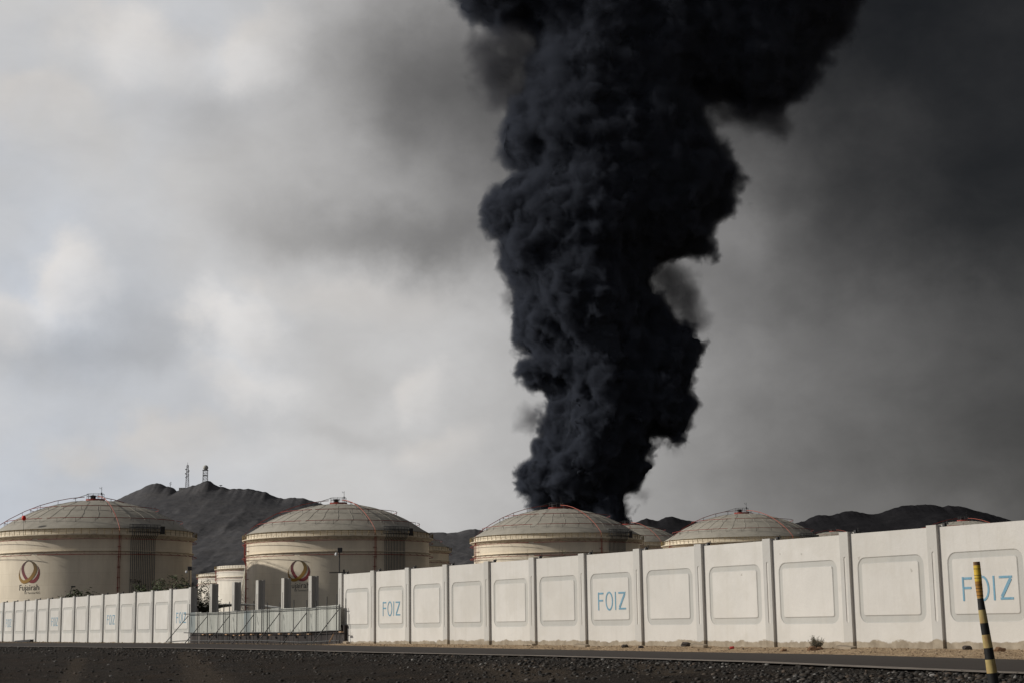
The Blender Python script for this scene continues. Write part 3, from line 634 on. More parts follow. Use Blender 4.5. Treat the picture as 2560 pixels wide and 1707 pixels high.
# ================================================================= storage tanks
TR = 20.0; HG = 19.4; HS = 20.55; RISE = 6.85; SR = (TR*TR+RISE*RISE)/(2*RISE); CZ = HS+RISE-SR
def dome_z(r): return CZ+math.sqrt(max(SR*SR-r*r, 0))
def pol(r, th, z): a = R(th); return Vector((r*math.sin(a), -r*math.cos(a), z))
GAPS = [(-19.5, -16.0), (76, 79), (168, 171), (-108, -105)]
def ring_segments(r, z, step=3.0, zf=None):
    edges = sorted(GAPS); segs = []
    for k in range(len(edges)):
        a = edges[k][1]; b_ = edges[(k+1) % len(edges)][0]
        if b_ < a: b_ += 360
        n = max(2, int((b_-a)/step)); segs.append([pol(r, a+(b_-a)*j/n, z) for j in range(n+1)])
    return segs
RISERS = (28, -70, 142)
def make_tank(label, low_cone=False, open_top=False, white=False, name='storage_tank', lod=False):
    root = empty(name); tag(root, label, 'storage tank')
    sh = M['shell_white'] if white else M['shell']
    MB().lathe([(TR, -6), (TR, HS), (TR-.25, HS), (TR-.25, HS-(1.5 if open_top else .4))], 128).build('shell', sh, root, True).data
    root.children[0].modifiers.new('e', 'EDGE_SPLIT').split_angle = R(40)
    rise = 2.2 if low_cone else RISE
    if open_top:
        MB().lathe([(TR-.3, HS-1.4), (.1, HS-1.3)], 96).build('floating_roof', M['roof'], root)
    else:
        prof = [(TR+.35, HS-.02), (TR+.30, HS+.06)]
        for k in range(1, 15):
            r_ = TR*(1-k/14.)
            prof.append((max(r_, .02), (dome_z(r_) if not low_cone else HS+2.2*(1-(r_/TR)**1.3))))
        MB().lathe(prof, 96).build('roof', M['roof'], root, True)
        if not low_cone:
            mb = MB(); rs = [19.6, 16.6, 13.4, 10.2, 7.0, 4.0]; cnt = [32, 32, 32, 32, 16, 16]
            for k, r_ in enumerate(rs):
                N = cnt[k]; o_ = 5.6*(k % 2)
                if 0 < k < 5:
                    for j in range(N):
                        mb.tube([pol(r_, j*360/N+o_*(0), dome_z(r_)+.02), pol(r_, (j+1)*360/N, dome_z(r_)+.02)], .032, 4)
                if k < len(rs)-1:
                    N2 = cnt[k+1]; st = 360/N
                    for j in range(N):
                        a0 = j*st; r2 = rs[k+1]
                        if k in (0,):
                            mb.tube([pol(r_, a0, dome_z(r_)+.02), pol(r2, a0+st/2, dome_z(r2)+.02)], .045, 4); mb.tube([pol(r_, a0+st, dome_z(r_)+.02), pol(r2, a0+st/2, dome_z(r2)+.02)], .045, 4)
                        else:
                            a_ = a0+(st/2 if k < 4 else 0)
                            if N2 < N and j % 2: continue
                            rm_ = (r_+r2)/2
                            mb.tube([pol(r_, a_, dome_z(r_)+.02), pol(rm_, a_+.6, dome_z(rm_)+.05), pol(r2, a_, dome_z(r2)+.02)], .032, 4)
            mb.build('roof_battens', M['rib'], root)
    # wind girder walkway, railing, stiffener
    MB().lathe([(TR+.01, HG-.75), (TR+.85, HG-.12), (TR+1.0, HG-.12), (TR+1.0, HG+.04), (TR+.01, HG+.04)], 128).build('wind_girder', M['girder'], root, False)
    mb = MB(); N = 90
    for j in range(N): mb.tube([pol(TR+.95, j*360/N, HG), pol(TR+.95, j*360/N, HG+1.12)], .05, 4)
    for z in (HG+.58, HG+1.1): mb.tube([pol(TR+.95, j*360/N, z) for j in range(N)], .025, 4, True)
    mb.build('railing', M['yellow'], root)
    MB().lathe([(TR+.01, HG-3.45), (TR+.42, HG-3.30), (TR+.42, HG-3.20), (TR+.01, HG-3.2)], 128).build('stiffener_ring', M['girder'], root, False)
    # red foam and water ring mains with brackets
    for (r_, z, rp) in ((TR+.95, HG-.95, .055), (TR+.95, HG-3.95, .065)):
        mb = MB()
        for sg in ring_segments(r_, z): mb.tube(sg, rp, 5)
        for j in range(48):
            a_ = j*7.5+2; mb.tube([pol(TR, a_, z+.35), pol(r_, a_, z)], .03, 4)
        mb.build('ring_pipe', M['red'], root)
    if not (open_top or low_cone):
        for (r_, hh) in ((18.0, .8), (13.0, .75)):
            mb = MB(); z = dome_z(r_)+hh
            for sg in ring_segments(r_, z): mb.tube(sg, .06, 5)
            mb.build('roof_ring_pipe', M['red'], root)
            N = 30 if r_ > 15 else 22; st_me = None
            for j in range(N):
                if st_me is None:
                    o = MB().tube([(0, 0, 0), (0, 0, hh)], .03, 4).build('pipe_stand', M['dark'], root); st_me = o.data
                else: o = link_mesh('pipe_stand', st_me, None, root)
                o.location = pol(r_, j*360/N+3, dome_z(r_)-.05)
        for k, a_ in enumerate(RISERS):
            mb = MB(); pts = [pol(r_, a_, dome_z(r_)+.85) for r_ in (2.2, 5, 8, 11, 14, 17, 19.2)] + [pol(TR+.75, a_, HS+.1), pol(TR+.85, a_, HG-4)]
            mb.tube(pts, .075, 6)
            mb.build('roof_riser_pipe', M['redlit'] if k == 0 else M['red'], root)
            for r_ in (4, 7.5, 11, 14.5, 17.8):
                da = 1.4*20/r_*.35; z = dome_z(r_)
                MB().tube([pol(r_, a_-da, z-.05), pol(r_, a_-da, z+.75), pol(r_, a_+da, z+.75), pol(r_, a_+da, z-.05)], .035, 4).build('pipe_bridge', M['dark'], root)
        # crown platform with vent and mast
        mb = MB(); zt = dome_z(0)
        for k in range(10):
            a_ = 36*k; mb.tube([pol(1.75, a_, zt+.3), pol(1.75, a_, zt+1.45)], .035, 4)
        for z in (zt+.9, zt+1.42): mb.tube([pol(1.75, 36*k, z) for k in range(10)], .03, 4, True)
        mb.tube([pol(1.8, 260, zt+1.4), pol(5.0, 260, dome_z(5)+.9)], .03, 4); mb.tube([pol(1.8, 250, zt+1.4), pol(5.0, 255, dome_z(5)+.9)], .03, 4)
        mb.build('crown_railing', M['dark'], root)
        MB().lathe([(1.95, zt-.1), (1.95, zt+.32), (0.02, zt+.34)], 24).build('crown_deck', M['red'], root)
        MB().lathe([(.55, zt+.34), (.55, zt+.95), (.85, zt+.95), (.85, zt+1.05), (.02, zt+1.2)], 18).build('vent', M['dark'], root).location = (-.5, 0, 0)
        mb = MB(); mb.tube([(1.25, 0, zt+.3), (1.25, 0, zt+2.9)], .045, 5); mb.tube([(1.25, 0, zt+2.55), (.85, 0, zt+2.55), (.85, 0, zt+2.85)], .04, 5); mb.box(1.12, 1.38, -.12, .12, zt+1.2, zt+1.7)
        mb.build('antenna', M['dark'], root)
    if not lod:
        # risers on the shell
        for a_ in ((28.0, 28.9) if not open_top else (28.,)) + (-70., -67.6, -72.):
            if open_top and a_ < -71: continue
            mb = MB(); mb.tube([pol(TR+.55, a_, HG+.2), pol(TR+.75, a_, HG-1), pol(TR+.75, a_, HG-4.4), pol(TR+.4, a_, HG-5.2), pol(TR+.4, a_, -5)], .085 if abs(a_-28) < .1 or a_ == -70 else .05, 6)
            for z in range(1, 18, 2): mb.box(-.12, .12, -.5, 0, -.04, .04, Matrix.Translation(pol(TR-.02, a_, z)) @ Matrix.Rotation(R(a_), 4, 'Z'))
            mb.build('riser_pipe', M['red'], root)
        # bank of vertical foam pipes with the frame at its head
        for j in range(14):
            a_ = 35+15*j/13; mb = MB()
            mb.tube([pol(TR+.35, a_, -5), pol(TR+.35, a_, HG-.8), pol(TR+1.05, a_, HG-.2), pol(TR+1.05, a_, HS+.75), pol(TR-.4, a_, HS+.95)], .07, 5)
            mb.build('foam_pipe', M['grey_pipe'], root)
        mb = MB()
        for z in (HS-.7, HS+.2, HS+.8): mb.tube([pol(TR+1.15, 33+19*j/8, z) for j in range(9)], .06, 4)
        for j in range(26): mb.tube([pol(TR+1.15, 33+18.5*j/25, HS-.8), pol(TR+1.15, 33+18.5*j/25, HS+.8)], .03, 4)
        mb.box(-.55, .55, -.1, .1, -1.0, .55, Matrix.Translation(pol(TR+1.15, 53.2, HS)) @ Matrix.Rotation(R(53.2), 4, 'Z'))
        mb.build('pipe_head_frame', M['dark'], root)
    return root
# --- emblem and names, wrapped on the shell
def wrap(pts, th0, zc, r_): return [pol(r_, th0+math.degrees(x/TR), zc+z) for (x, z) in pts]
def ribbon(cl, r_, th0, zc, sc):
    # cl: (x, y, width) in photo-like units, y down; smoothed with Catmull-Rom
    P = [Vector(p) for p in cl]; out = []
    for i in range(len(P)-1):
        p0, p1, p2, p3 = P[max(i-1, 0)], P[i], P[i+1], P[min(i+2, len(P)-1)]
        for k in range(8):
            t_ = k/8; out.append(.5*((2*p1)+(p2-p0)*t_+(2*p0-5*p1+4*p2-p3)*t_*t_+(3*p1-p0-3*p2+p3)*t_**3))
    out.append(P[-1]); vs = []
    for i, p in enumerate(out):
        a = out[max(i-1, 0)]; b_ = out[min(i+1, len(out)-1)]; d = Vector((b_.x-a.x, b_.y-a.y)).normalized(); n_ = Vector((-d.y, d.x))*max(p.z*.86, 2)/2
        for sgn in (1, -1):
            x = ((p.x+n_.x*sgn)-885)*sc; z = -((p.y+n_.y*sgn)-1124)*sc; vs.append(pol(r_, th0+math.degrees(x/TR), zc+z))
    return MB().add(vs, [(2*i, 2*i+2, 2*i+3, 2*i+1) for i in range(len(out)-1)])
def grad_mat(name, z0, z1, c0, c1):
    m = bpy.data.materials.new(name); m.use_nodes = True; t = NT(m.node_tree); b = t.n['Principled BSDF']
    s = t.new('ShaderNodeSeparateXYZ'); t.l.new(t.new('ShaderNodeTexCoord').outputs['Object'], s.inputs[0])
    t.l.new(t.ramp(t.maprange(s.outputs[2], z0, z1), [(0, c0), (1, c1)]), b.inputs['Base Color']); b.inputs['Roughness'].default_value = .6
    return m
ZL = 12.25
M['emb_red'] = grad_mat('crimson_emblem_paint', ZL-1.9, ZL+2.2, (.24, .020, .030), (.040, .010, .014))
M['emb_gold'] = grad_mat('gold_to_olive_emblem_paint', ZL-1.9, ZL+2.2, (.36, .19, .018), (.06, .045, .018))
RED = [(880, 975, 4), (835, 990, 16), (790, 1032, 40), (778, 1085, 50), (795, 1140, 52), (828, 1190, 50), (872, 1228, 46), (925, 1250, 42), (975, 1242, 56), (1015, 1205, 54), (1038, 1155, 38), (1042, 1105, 22), (1030, 1065, 8), (1018, 1045, 2)]
GOLD = [(800, 1010, 2), (850, 982, 5), (905, 984, 14), (950, 1008, 34), (982, 1050, 54), (988, 1100, 60), (962, 1155, 58), (915, 1208, 54), (855, 1243, 54), (795, 1250, 50), (750, 1220, 38), (726, 1175, 22), (722, 1125, 10), (742, 1072, 5), (775, 1030, 2)]
def text_mesh(body, size, align, spacing=1.0):
    cu = bpy.data.curves.new('t', 'FONT'); cu.body = body; cu.size = size; cu.align_x = align; cu.space_character = spacing; cu.resolution_u = 4
    ob_ = bpy.data.objects.new('t', cu); COL.objects.link(ob_); dg = bpy.context.evaluated_depsgraph_get(); dg.update()
    me = bpy.data.meshes.new_from_object(ob_.evaluated_get(dg)); bpy.data.objects.remove(ob_); return me
def text_on(root, name, body, size, th0, z, align='CENTER', sx_=1.0, r_=TR+.03):
    me = text_mesh(body, size, align)
    for v in me.vertices: v.co = pol(r_, th0+math.degrees(v.co.x*sx_/TR), z+v.co.y)
    me.materials.clear(); me.materials.append(M['text'])
    return link_mesh(name, me, None, root)
def emblem(root, th0):
    e = ribbon(RED, TR+.03, th0, ZL, .0148).build('emblem', M['emb_red'], root)
    ribbon(GOLD, TR+.06, th0, ZL, .0148).build('emblem_band', M['emb_gold'], e)
    text_on(root, 'lettering', 'Fujairah', 1.62, th0+.3, 8.72, 'CENTER', .97)
    text_on(root, 'lettering', 'Oil Terminal FZC', .56, th0+8.0, 8.02, 'RIGHT', .92)
def place_tank(root, px, rpx, ytop=None, base=None):
    """px = centre in the photo, rpx = radius in the photo"""
    D = F/math.cos(PITCH)*TR/rpx
    a0 = azel(px, 1300)[0]; Y = D
    X = Y*math.tan(a0)
    z = .6
    if ytop is not None:                      # height so that the crown of the roof is seen where the photo has it
        d = ray(px, ytop); z = d[2]*(Y/d[1])+CAMZ-(HS+RISE)
    if base is not None: z = base
    root.location = (X, Y, z); return root
t1 = make_tank('large cream tank at the left edge, round emblem, red ball above its walkway')
t2 = make_tank('large cream storage tank with a round emblem, standing behind the scaffolding')
t3 = copy_tree(t2); tag(t3, 'domed cream tank standing directly in front of the black smoke')
t4 = copy_tree(t2); tag(t4, 'domed cream tank right of the smoke, only its roof above the wall')
tb = make_tank('far grey dome squeezed between the two tanks nearest the smoke', lod=True)
tc_ = copy_tree(tb); tag(tc_, 'smallest far dome peeping over the wall before the dark mountain')
td = copy_tree(tb); tag(td, 'rightmost far dome, seen above the near end of the wall')
te = copy_tree(tb); tag(te, 'shaded tank peeping out right behind the tank with the emblem over the scaffolding')
ts1 = make_tank('bright white open topped tank partly hidden behind the emblem tank', open_top=True, white=True, lod=False)
ts2 = make_tank('pale tank with a low cone roof beside the leftmost tank', low_cone=True, white=True, lod=True)
emblem(t1, -22.8); emblem(t2, -18.0)
text_on(t1, 'tank_number', 'T-246', .85, 38.0, 10.0, 'CENTER', 1.2, TR+.47)
place_tank(t1, 237, 243, 1251); place_tank(t2, 846, 228, 1259.5); place_tank(t3, 1391, 209, 1271); place_tank(t4, 1855, 196, 1283.5)
place_tank(tb, 1569, 146, 1311); place_tank(tc_, 2082, 105, 1328); place_tank(td, 2408, 160, 1301.5); place_tank(te, 968, 155, 1318)
place_tank(ts1, 672, 127, None, 5.0)
ts2.location = (-129.5, 760, 1.2)
d = ray(617, 1410.5); ts1.location.z = d[2]*((ts1.location.y-TR)/d[1])+CAMZ-HS
d = ray(510, 1432); ts2.location.z = d[2]*(742/d[1])+CAMZ-HS
for o in (t1, t2, t3, t4, tb, tc_, td, te, ts1, ts2): o['group'] = 'oil storage tanks behind the wall'
# helical stair on tank 2
mb = MB(); n = 40
sp_ = lambda rr, k, dz=0.: pol(rr, -77-22*k/n, 2.2+11.5*k/n+dz)
for rr in (TR+.15, TR+1.15):
    for dz in (-.15, .15, 1.1): mb.tube([sp_(rr, k, dz) for k in range(n+1)], .05, 4)
for k in range(n+1):
    mb.tube([sp_(TR+.15, k), sp_(TR+1.15, k)], .07, 4); mb.tube([sp_(TR+1.15, k, -.15), sp_(TR+1.15, k, 1.1)], .03, 4)
    if k % 3 == 0: mb.tube([sp_(TR+1.15, k, -.15), sp_(TR+.05, k, -1.5)], .05, 4)
mb.build('stair', M['white_metal'], t2)
# red ball on the walkway of tank 1
a_ = -25.5; pp = t1.location
sg = empty('signal_ball', Vector(pp)+pol(TR+.9, a_, HG)); tag(sg, 'bright red ball on a thin pole on the walkway of the leftmost tank', 'signal ball')
bm = bmesh.new(); bmesh.ops.create_uvsphere(bm, u_segments=16, v_segments=10, radius=.42)
for v in bm.verts: v.co.z *= 1.25; v.co.z -= .12*v.co.x
me = bpy.data.meshes.new('ball'); bm.to_mesh(me); bm.free(); o = link_mesh('ball', me, M['signal_red'], sg, True); o.location = (0, 0, 3.35)
MB().tube([(0, 0, 0), (0.03, 0, 3.2)], .035, 5).build('pole', M['dark'], sg)
# =================================================================
# ---- small shed with a pale arched roof seen over the hoarding
shp = at(640, 1520, 190); sh_ = empty('storage_shed', (shp.x-.5, 190, .6)); tag(sh_, 'low building with a pale arched roof behind the hoarding', 'shed')
ztop = at(640, 1508, 190).z-.6
n = 20; vs = []
for yy in (-5, 5):
    for k in range(n+1):
        x = -7.2+10.8*k/n; u_ = (k/n-.55)*2; vs.append((x, yy, ztop-.75*abs(u_)**2.2))
MB().add(vs, [(k, k+1, n+2+k, n+1+k) for k in range(n)]).build('roof', M['white_metal'], sh_, True).modifiers.new('t', 'SOLIDIFY').thickness = .12
MB().box(-6.9, 3.3, -4.8, 4.8, -.5, ztop-.95).build('wall', M['white_metal'], sh_)
# ---- masts on the wall ends
def mast(i, dx, pyt, pyb, q, label):
    zt = .0
    base = on_q(dx, pyb, q); top = on_q(dx, pyt, q)
    root = empty('camera_mast', base); tag(root, label, 'mast', 'masts on the wall posts'); h = (top-base).length
    MB().tube([(0, 0, -.6), (0, 0, h)], .03, 8).build('pole', M['dark'], root)
    MB().box(-.09, .15, -.10, .10, h-.02, h+.24).build('floodlight', M['dark'], root, False, .01)
    MB().lathe([(0.01, -.1), (.07, -.08), (.085, 0), (.05, .09), (.01, .1)], 10).build('camera_dome', M['lamp_white'], root, True).location = (-.17, -.08, h-.12)
    MB().box(-.55, .5, -.03, .03, .02, .07).box(.2, .3, -.05, .05, -.04, .2).build('cross_arm', M['dark'], root)
mast(19, 848.5, 1379, 1432, -.1, 'thin black mast with floodlight on the wall end right of the scaffolding')
mast(13, 472.5, 1424, 1463, -.1, 'thin black mast with floodlight on the wall end left of the scaffolding')
lp_ = at(175, 1500, 175); root = empty('lamp_post', (lp_.x, 175, .6)); tag(root, 'small dark lamp post beside the bush in front of the leftmost tank', 'lamp post')
h = at(179, 1466, 175).z-.6
MB().tube([(0, 0, 0), (0, 0, h-.5), (.12, 0, h-.12), (.25, 0, h)], .05, 6).build('pole', M['dark'], root)
MB().box(.1, .5, -.15, .15, h-.04, h+.1).build('lamp_head', M['dark'], root)

# ================================================================= vegetation
def leaf_mat(name, a, b_):
    m = bpy.data.materials.new(name); m.use_nodes = True; t = NT(m.node_tree); p = t.n['Principled BSDF']
    g = t.new('ShaderNodeNewGeometry'); t.l.new(t.ramp(g.outputs['Random Per Island'], [(0, a), (1, b_)]), p.inputs['Base Color']); p.inputs['Roughness'].default_value = .7
    return m
M['leaf_green'] = leaf_mat('bush_leaf', (.035, .05, .018), (.085, .11, .04)); M['leaf_dark'] = leaf_mat('dark_tree_leaf', (.02, .028, .012), (.055, .062, .028)); M['leaf_dry'] = leaf_mat('dry_shrub_leaf', (.05, .05, .035), (.12, .11, .07))
def bush(name, loc, rx, rz, n_tw, n_leaf, lsz, leafm, label, cat, group=None, seed=1, trunk=.06, flat=1.0, open_=.0, up_=.6):
    rr = random.Random(seed); root = empty(name, loc); tag(root, label, cat, group)
    tw = MB(); lf = MB(); ends = []
    for k in range(n_tw):
        a = rr.random()*2*PI; e = rr.uniform(.25, 1.0)
        d = Vector((math.cos(a)*(1.1-e*up_), math.sin(a)*(1.1-e*up_), e)).normalized(); L_ = rr.uniform(.65, 1.0)
        pts = [Vector((0, 0, 0))]; cur = Vector((0, 0, 0)); steps = 7
        for j in range(steps):
            d = (d+Vector((rr.uniform(-.25, .25), rr.uniform(-.25, .25), rr.uniform(-.12, .15)))).normalized()
            cur = cur+Vector((d.x*rx, d.y*rx, d.z*rz))*L_/steps; pts.append(cur.copy())
        tw.tube(pts, .02, 4, False, [trunk*(1-.85*j/steps) for j in range(steps+1)]); ends += pts[2:]
        for q in range(3):
            s0 = rr.choice(pts[3:]); d2 = Vector((rr.uniform(-1, 1), rr.uniform(-1, 1), rr.uniform(-.1, .9))).normalized()*rx*.28
            tw.tube([s0, s0+d2*.5, s0+d2+Vector((0, 0, rx*.03))], .01, 3, False, [trunk*.25, trunk*.18, trunk*.08]); ends += [s0+d2*.6, s0+d2]
    for k in range(n_leaf):
        p = rr.choice(ends)+Vector((rr.gauss(0, 1), rr.gauss(0, 1), rr.gauss(0, 1)*flat))*rx*.075
        u = Vector((rr.uniform(-1, 1), rr.uniform(-1, 1), rr.uniform(-.5, .8))).normalized(); v = u.cross(Vector((rr.uniform(-1, 1), rr.uniform(-1, 1), rr.uniform(-1, 1)))).normalized()
        s = lsz*rr.uniform(.6, 1.3); lf.add([p-u*s, p-v*s*.28, p+u*s, p+v*s*.28], [(0, 1, 2, 3)])
    tw.build('branches', M['shrub_bark'], root); lf.build('foliage', leafm, root); return root
def above(px, Y): p = at(px, 1500, Y); return (p.x, Y, .6)
def hh(px, py, Y): return (at(px, py, Y).z-.6)*1.2
bush('bush', above(196, 160), 2.6, hh(196, 1471, 160), 44, 7000, .17, M['leaf_green'], 'small green bush over the wall in front of the leftmost tank', 'bush', 'bushes behind the wall', 3)
bush('bush', above(388, 150), 2.3, hh(388, 1459, 150), 44, 7000, .16, M['leaf_green'], 'green bush below the pipe bank of the leftmost tank', 'bush', 'bushes behind the wall', 4)
bush('bush', above(425, 145), 1.8, hh(425, 1460, 145), 36, 5200, .15, M['leaf_green'], 'middle green bush behind the right end of the far wall', 'bush', 'bushes behind the wall', 5)
bush('bush', above(460, 140), 1.8, hh(458, 1461, 140), 36, 5200, .15, M['leaf_green'], 'green bush just left of the black mast at the wall end', 'bush', 'bushes behind the wall', 6)
bush('tree', above(505, 112), 1.6, hh(500, 1470, 112), 55, 9000, .10, M['leaf_dark'], 'dark bushy tree between the wall end and the first bare post', 'tree', None, 8, .05)
bush('bush', above(553, 108), .55, hh(553, 1489, 108), 8, 180, .07, M['leaf_dark'], 'sparse twigs right of the first bare post', 'bush', None, 9, .03)
bush('sapling', above(1316, 84), .45, hh(1316, 1371, 84), 9, 110, .06, M['leaf_green'], 'thin sapling tips above the wall before the left side of the domed tank', 'sapling', 'sapling tips over the wall', 10, .02, up_=.95)
bush('sapling', above(1407, 80), .50, hh(1407, 1367, 80), 9, 90, .055, M['leaf_green'], 'faint sapling tips above the wall before the middle of the domed tank', 'sapling', 'sapling tips over the wall', 12, .018, up_=.95)
# dry shrub on the sand
p = on_q(2041, 1625, 1.5); s = float((np.array(p[:2])-P0)@DW); rr = random.Random(5)
root = empty('dry_shrub', (p.x, p.y, float(ground_z(s, 1.5))-.02)); root.scale = (.8, .8, .8); tag(root, 'small dry grey green shrub on the sand bank against the wall', 'shrub')
mb = MB(); lf = MB()
for k in range(70):
    a = rr.random()*2*PI; sp = rr.uniform(.05, .95); L_ = rr.uniform(.3, .56)
    d = Vector((math.cos(a)*sp, math.sin(a)*sp, 1)).normalized(); pts = [Vector((math.cos(a)*.05, math.sin(a)*.05, 0))]
    for j in range(4):
        d = (d+Vector((rr.uniform(-.12, .12), rr.uniform(-.12, .12), .02))).normalized(); pts.append(pts[-1]+d*L_/4)
    mb.tube(pts, .01, 4, False, [.009, .008, .006, .005, .003])
    for j in range(16):
        q = pts[rr.randint(1, 4)]+Vector((rr.gauss(0, .025), rr.gauss(0, .025), rr.gauss(0, .03))); u = Vector((rr.uniform(-.6, .6), rr.uniform(-.6, .6), 1)).normalized()*.03; v = u.cross(Vector((rr.random(), rr.random(), rr.random()))).normalized()*.007
        lf.add([q-u, q-v, q+u, q+v], [(0, 1, 2, 3)])
mb.build('branches', M['shrub_bark'], root); lf.build('foliage', M['leaf_dry'], root)

# ================================================================= striped marker pole, close to the camera
YP = 14.0
A = at(2441.5, 1403, YP); B_ = at(2484, 1700, YP)
ax = (B_-A); Lp = ax.length; axn = ax.normalized()
ext = 0.62; B2 = B_+axn*ext
mpn = empty('marker_pole', B2); tag(mpn, 'leaning black and yellow striped marker pole in the foreground', 'pole')
M['stripe_y'] = mat('worn_yellow_paint', (.42, .33, .14), .75, .2, 9., dirt=(.25, .10, .04, .8), dscale=9)
M['stripe_k'] = mat('worn_black_paint', (.012, .012, .013), .6, .3, 10.)
M['tape_y'] = mat('yellow_marker_tape', (.62, .42, .05), .5, .2, 12., dirt=(.22, .1, .03, .7), dscale=14)
M['tape_o'] = mat('rusty_orange_tape', (.38, .19, .035), .6, .35, 14., dirt=(.16, .06, .02, .8), dscale=16)
M['rust'] = mat('rusty_cap', (.22, .13, .07), .85, .5, 20.)
# (start row, end row, material) along the pole in photo rows
bands = [(1403, 1412, 'rust'), (1412, 1452, 'tape_y'), (1452, 1492, 'tape_o'), (1492, 1494.5, 'stripe_y'), (1494.5, 1523, 'stripe_k'), (1523, 1556, 'stripe_y'), (1556, 1585, 'stripe_k'), (1585, 1618, 'stripe_y'), (1618, 1647, 'stripe_k'), (1647, 1681, 'stripe_y'), (1681, 1712, 'stripe_k'), (1712, 1745, 'stripe_y'), (1745, 1776, 'stripe_k'), (1776, 1830, 'stripe_y')]
CX_ = [1403, 1412, 1452, 1494, 1530, 1560, 1590, 1620, 1650, 1680, 1707, 1830]
XC = [2441.2, 2442, 2446, 2450.7, 2456, 2461, 2466, 2471, 2475.5, 2480, 2484.5, 2504]
WD = [16.5, 17, 17, 15.0, 18.5, 20, 21, 22.3, 23.6, 25, 26, 29]
for (y0, y1, mn) in bands:
    pts = []; rad = []
    for k in range(7):
        y = y0+(y1-y0)*k/6; x = np.interp(y, CX_, XC); p_ = at(x, y, YP); pts.append(p_-B2); rad.append(np.interp(y, CX_, WD)/2/F*math.cos(PITCH)*YP*1.02+(.0006 if mn.startswith('tape') else 0))
    MB().tube(pts, .03, 20, False, rad).build({'r': 'cap', 't': 'marker_tape', 's': 'stripe'}[mn[0]], M[mn], mpn, True).modifiers.new('e', 'EDGE_SPLIT').split_angle = R(50)
# black tape markings
for y in (1421, 1437, 1444, 1461, 1470, 1478, 1487):
    x = np.interp(y, CX_, XC); p_ = at(x, y, YP)-B2; r_ = np.interp(y, CX_, WD)/2/F*math.cos(PITCH)*YP*1.02+.0016
    MB().tube([p_+Vector((0, 0, .0022)), p_-Vector((0, 0, .0022))], r_, 20).build('tape_mark', M['text'], mpn)

# ================================================================= mountains
def rock_mat(name, ca, cb, cc_, sc):
    m = bpy.data.materials.new(name); m.use_nodes = True; t = NT(m.node_tree); b = t.n['Principled BSDF']
    pos = t.new('ShaderNodeNewGeometry').outputs['Position']
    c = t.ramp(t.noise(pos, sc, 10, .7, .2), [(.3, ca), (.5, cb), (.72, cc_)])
    c = t.mix(.32, c, t.ramp(t.noise(t.map(pos, (1, 1, .4)), sc*7, 8, .7), [(.35, tuple(x*.6 for x in ca)), (.65, tuple(x*1.3 for x in cc_))]))
    t.l.new(c, b.inputs['Base Color']); b.inputs['Roughness'].default_value = .95; b.inputs['Specular IOR Level'].default_value = .05
    bn = t.new('ShaderNodeBump'); bn.inputs['Distance'].default_value = 2.5; bn.inputs['Strength'].default_value = .65
    t.l.new(t.noise(pos, sc*4, 9, .7), bn.inputs['Height']); t.l.new(bn.outputs[0], b.inputs['Normal'])
    return m
def mountain(name, prof, D, depth, mt, seed, amp, nx=420, ny=90, wl=160.):
    px = np.linspace(prof[0][0], prof[-1][0], nx); py = np.interp(px, [p[0] for p in prof], [p[1] for p in prof])
    ridge = [at(x, y, D) for x, y in zip(px, py)]; RX = np.array([p.x for p in ridge]); RZ = np.array([p.z for p in ridge])
    tt = np.linspace(0, 1, ny)                # 0 foot at front, ~.72 crest, 1 behind
    T, Ix = np.meshgrid(tt, np.arange(nx), indexing='ij')
    crest = .72; Yw = D - depth*(crest-T)*1.0
    X = RX[Ix]*(Yw/D)**.35
    kk = np.exp(-.5*(np.arange(-60, 61)/24.)**2); kk /= kk.sum(); RS = np.convolve(np.pad(RZ, 60, 'edge'), kk, 'valid')
    gl = np.exp(-((crest-T)/.045)**2); RZ2 = RS[Ix]*(1-gl)+RZ[Ix]*gl
    f = np.where(T < crest, (np.clip(T/crest, 0, 1))**1.15, 1-((T-crest)/(1-crest))**1.5)
    nz = 0; a = 1; wl_ = wl; tot = 0
    for k in range(6):
        v = vn2(X/wl_+seed*13.7, Yw/wl_*.75+seed*5.1+k*9.3); nz = nz + a*(1-np.abs(2*v-1)); tot += a; a *= .52; wl_ /= 2.05
    nz = nz/tot - .62
    env = np.sin(PI*np.clip(T/crest, 0, 1))**.8*np.where(T < crest, 1, 0)
    Z = RZ2*f + amp*nz*env*np.clip(RZ[Ix]/120., .2, 1.2)
    lim = CAMZ + (RZ[Ix]-CAMZ)*(Yw/D)*.992     # keep spurs below the skyline the crest makes
    Z = np.where(T < crest-.005, np.minimum(Z, lim), Z)
    V = np.stack([X, Yw, Z], -1).reshape(-1, 3); i = (np.arange(ny-1)[:, None]*nx+np.arange(nx-1)[None]).ravel()
    return tag(mesh_np(name, V, np.stack([i, i+1, i+nx+1, i+nx], 1), mt, None, False), kind='structure')
def rough(prof, seed, amp=1.1, step=5):
    r_ = random.Random(seed); out = []
    for (a, b_) in zip(prof[:-1], prof[1:]):
        n = max(1, int((b_[0]-a[0])/step))
        for k in range(n):
            f = k/n; out.append((a[0]+(b_[0]-a[0])*f, a[1]+(b_[1]-a[1])*f+(r_.uniform(-amp, amp) if k else 0)))
    return out+[prof[-1]]
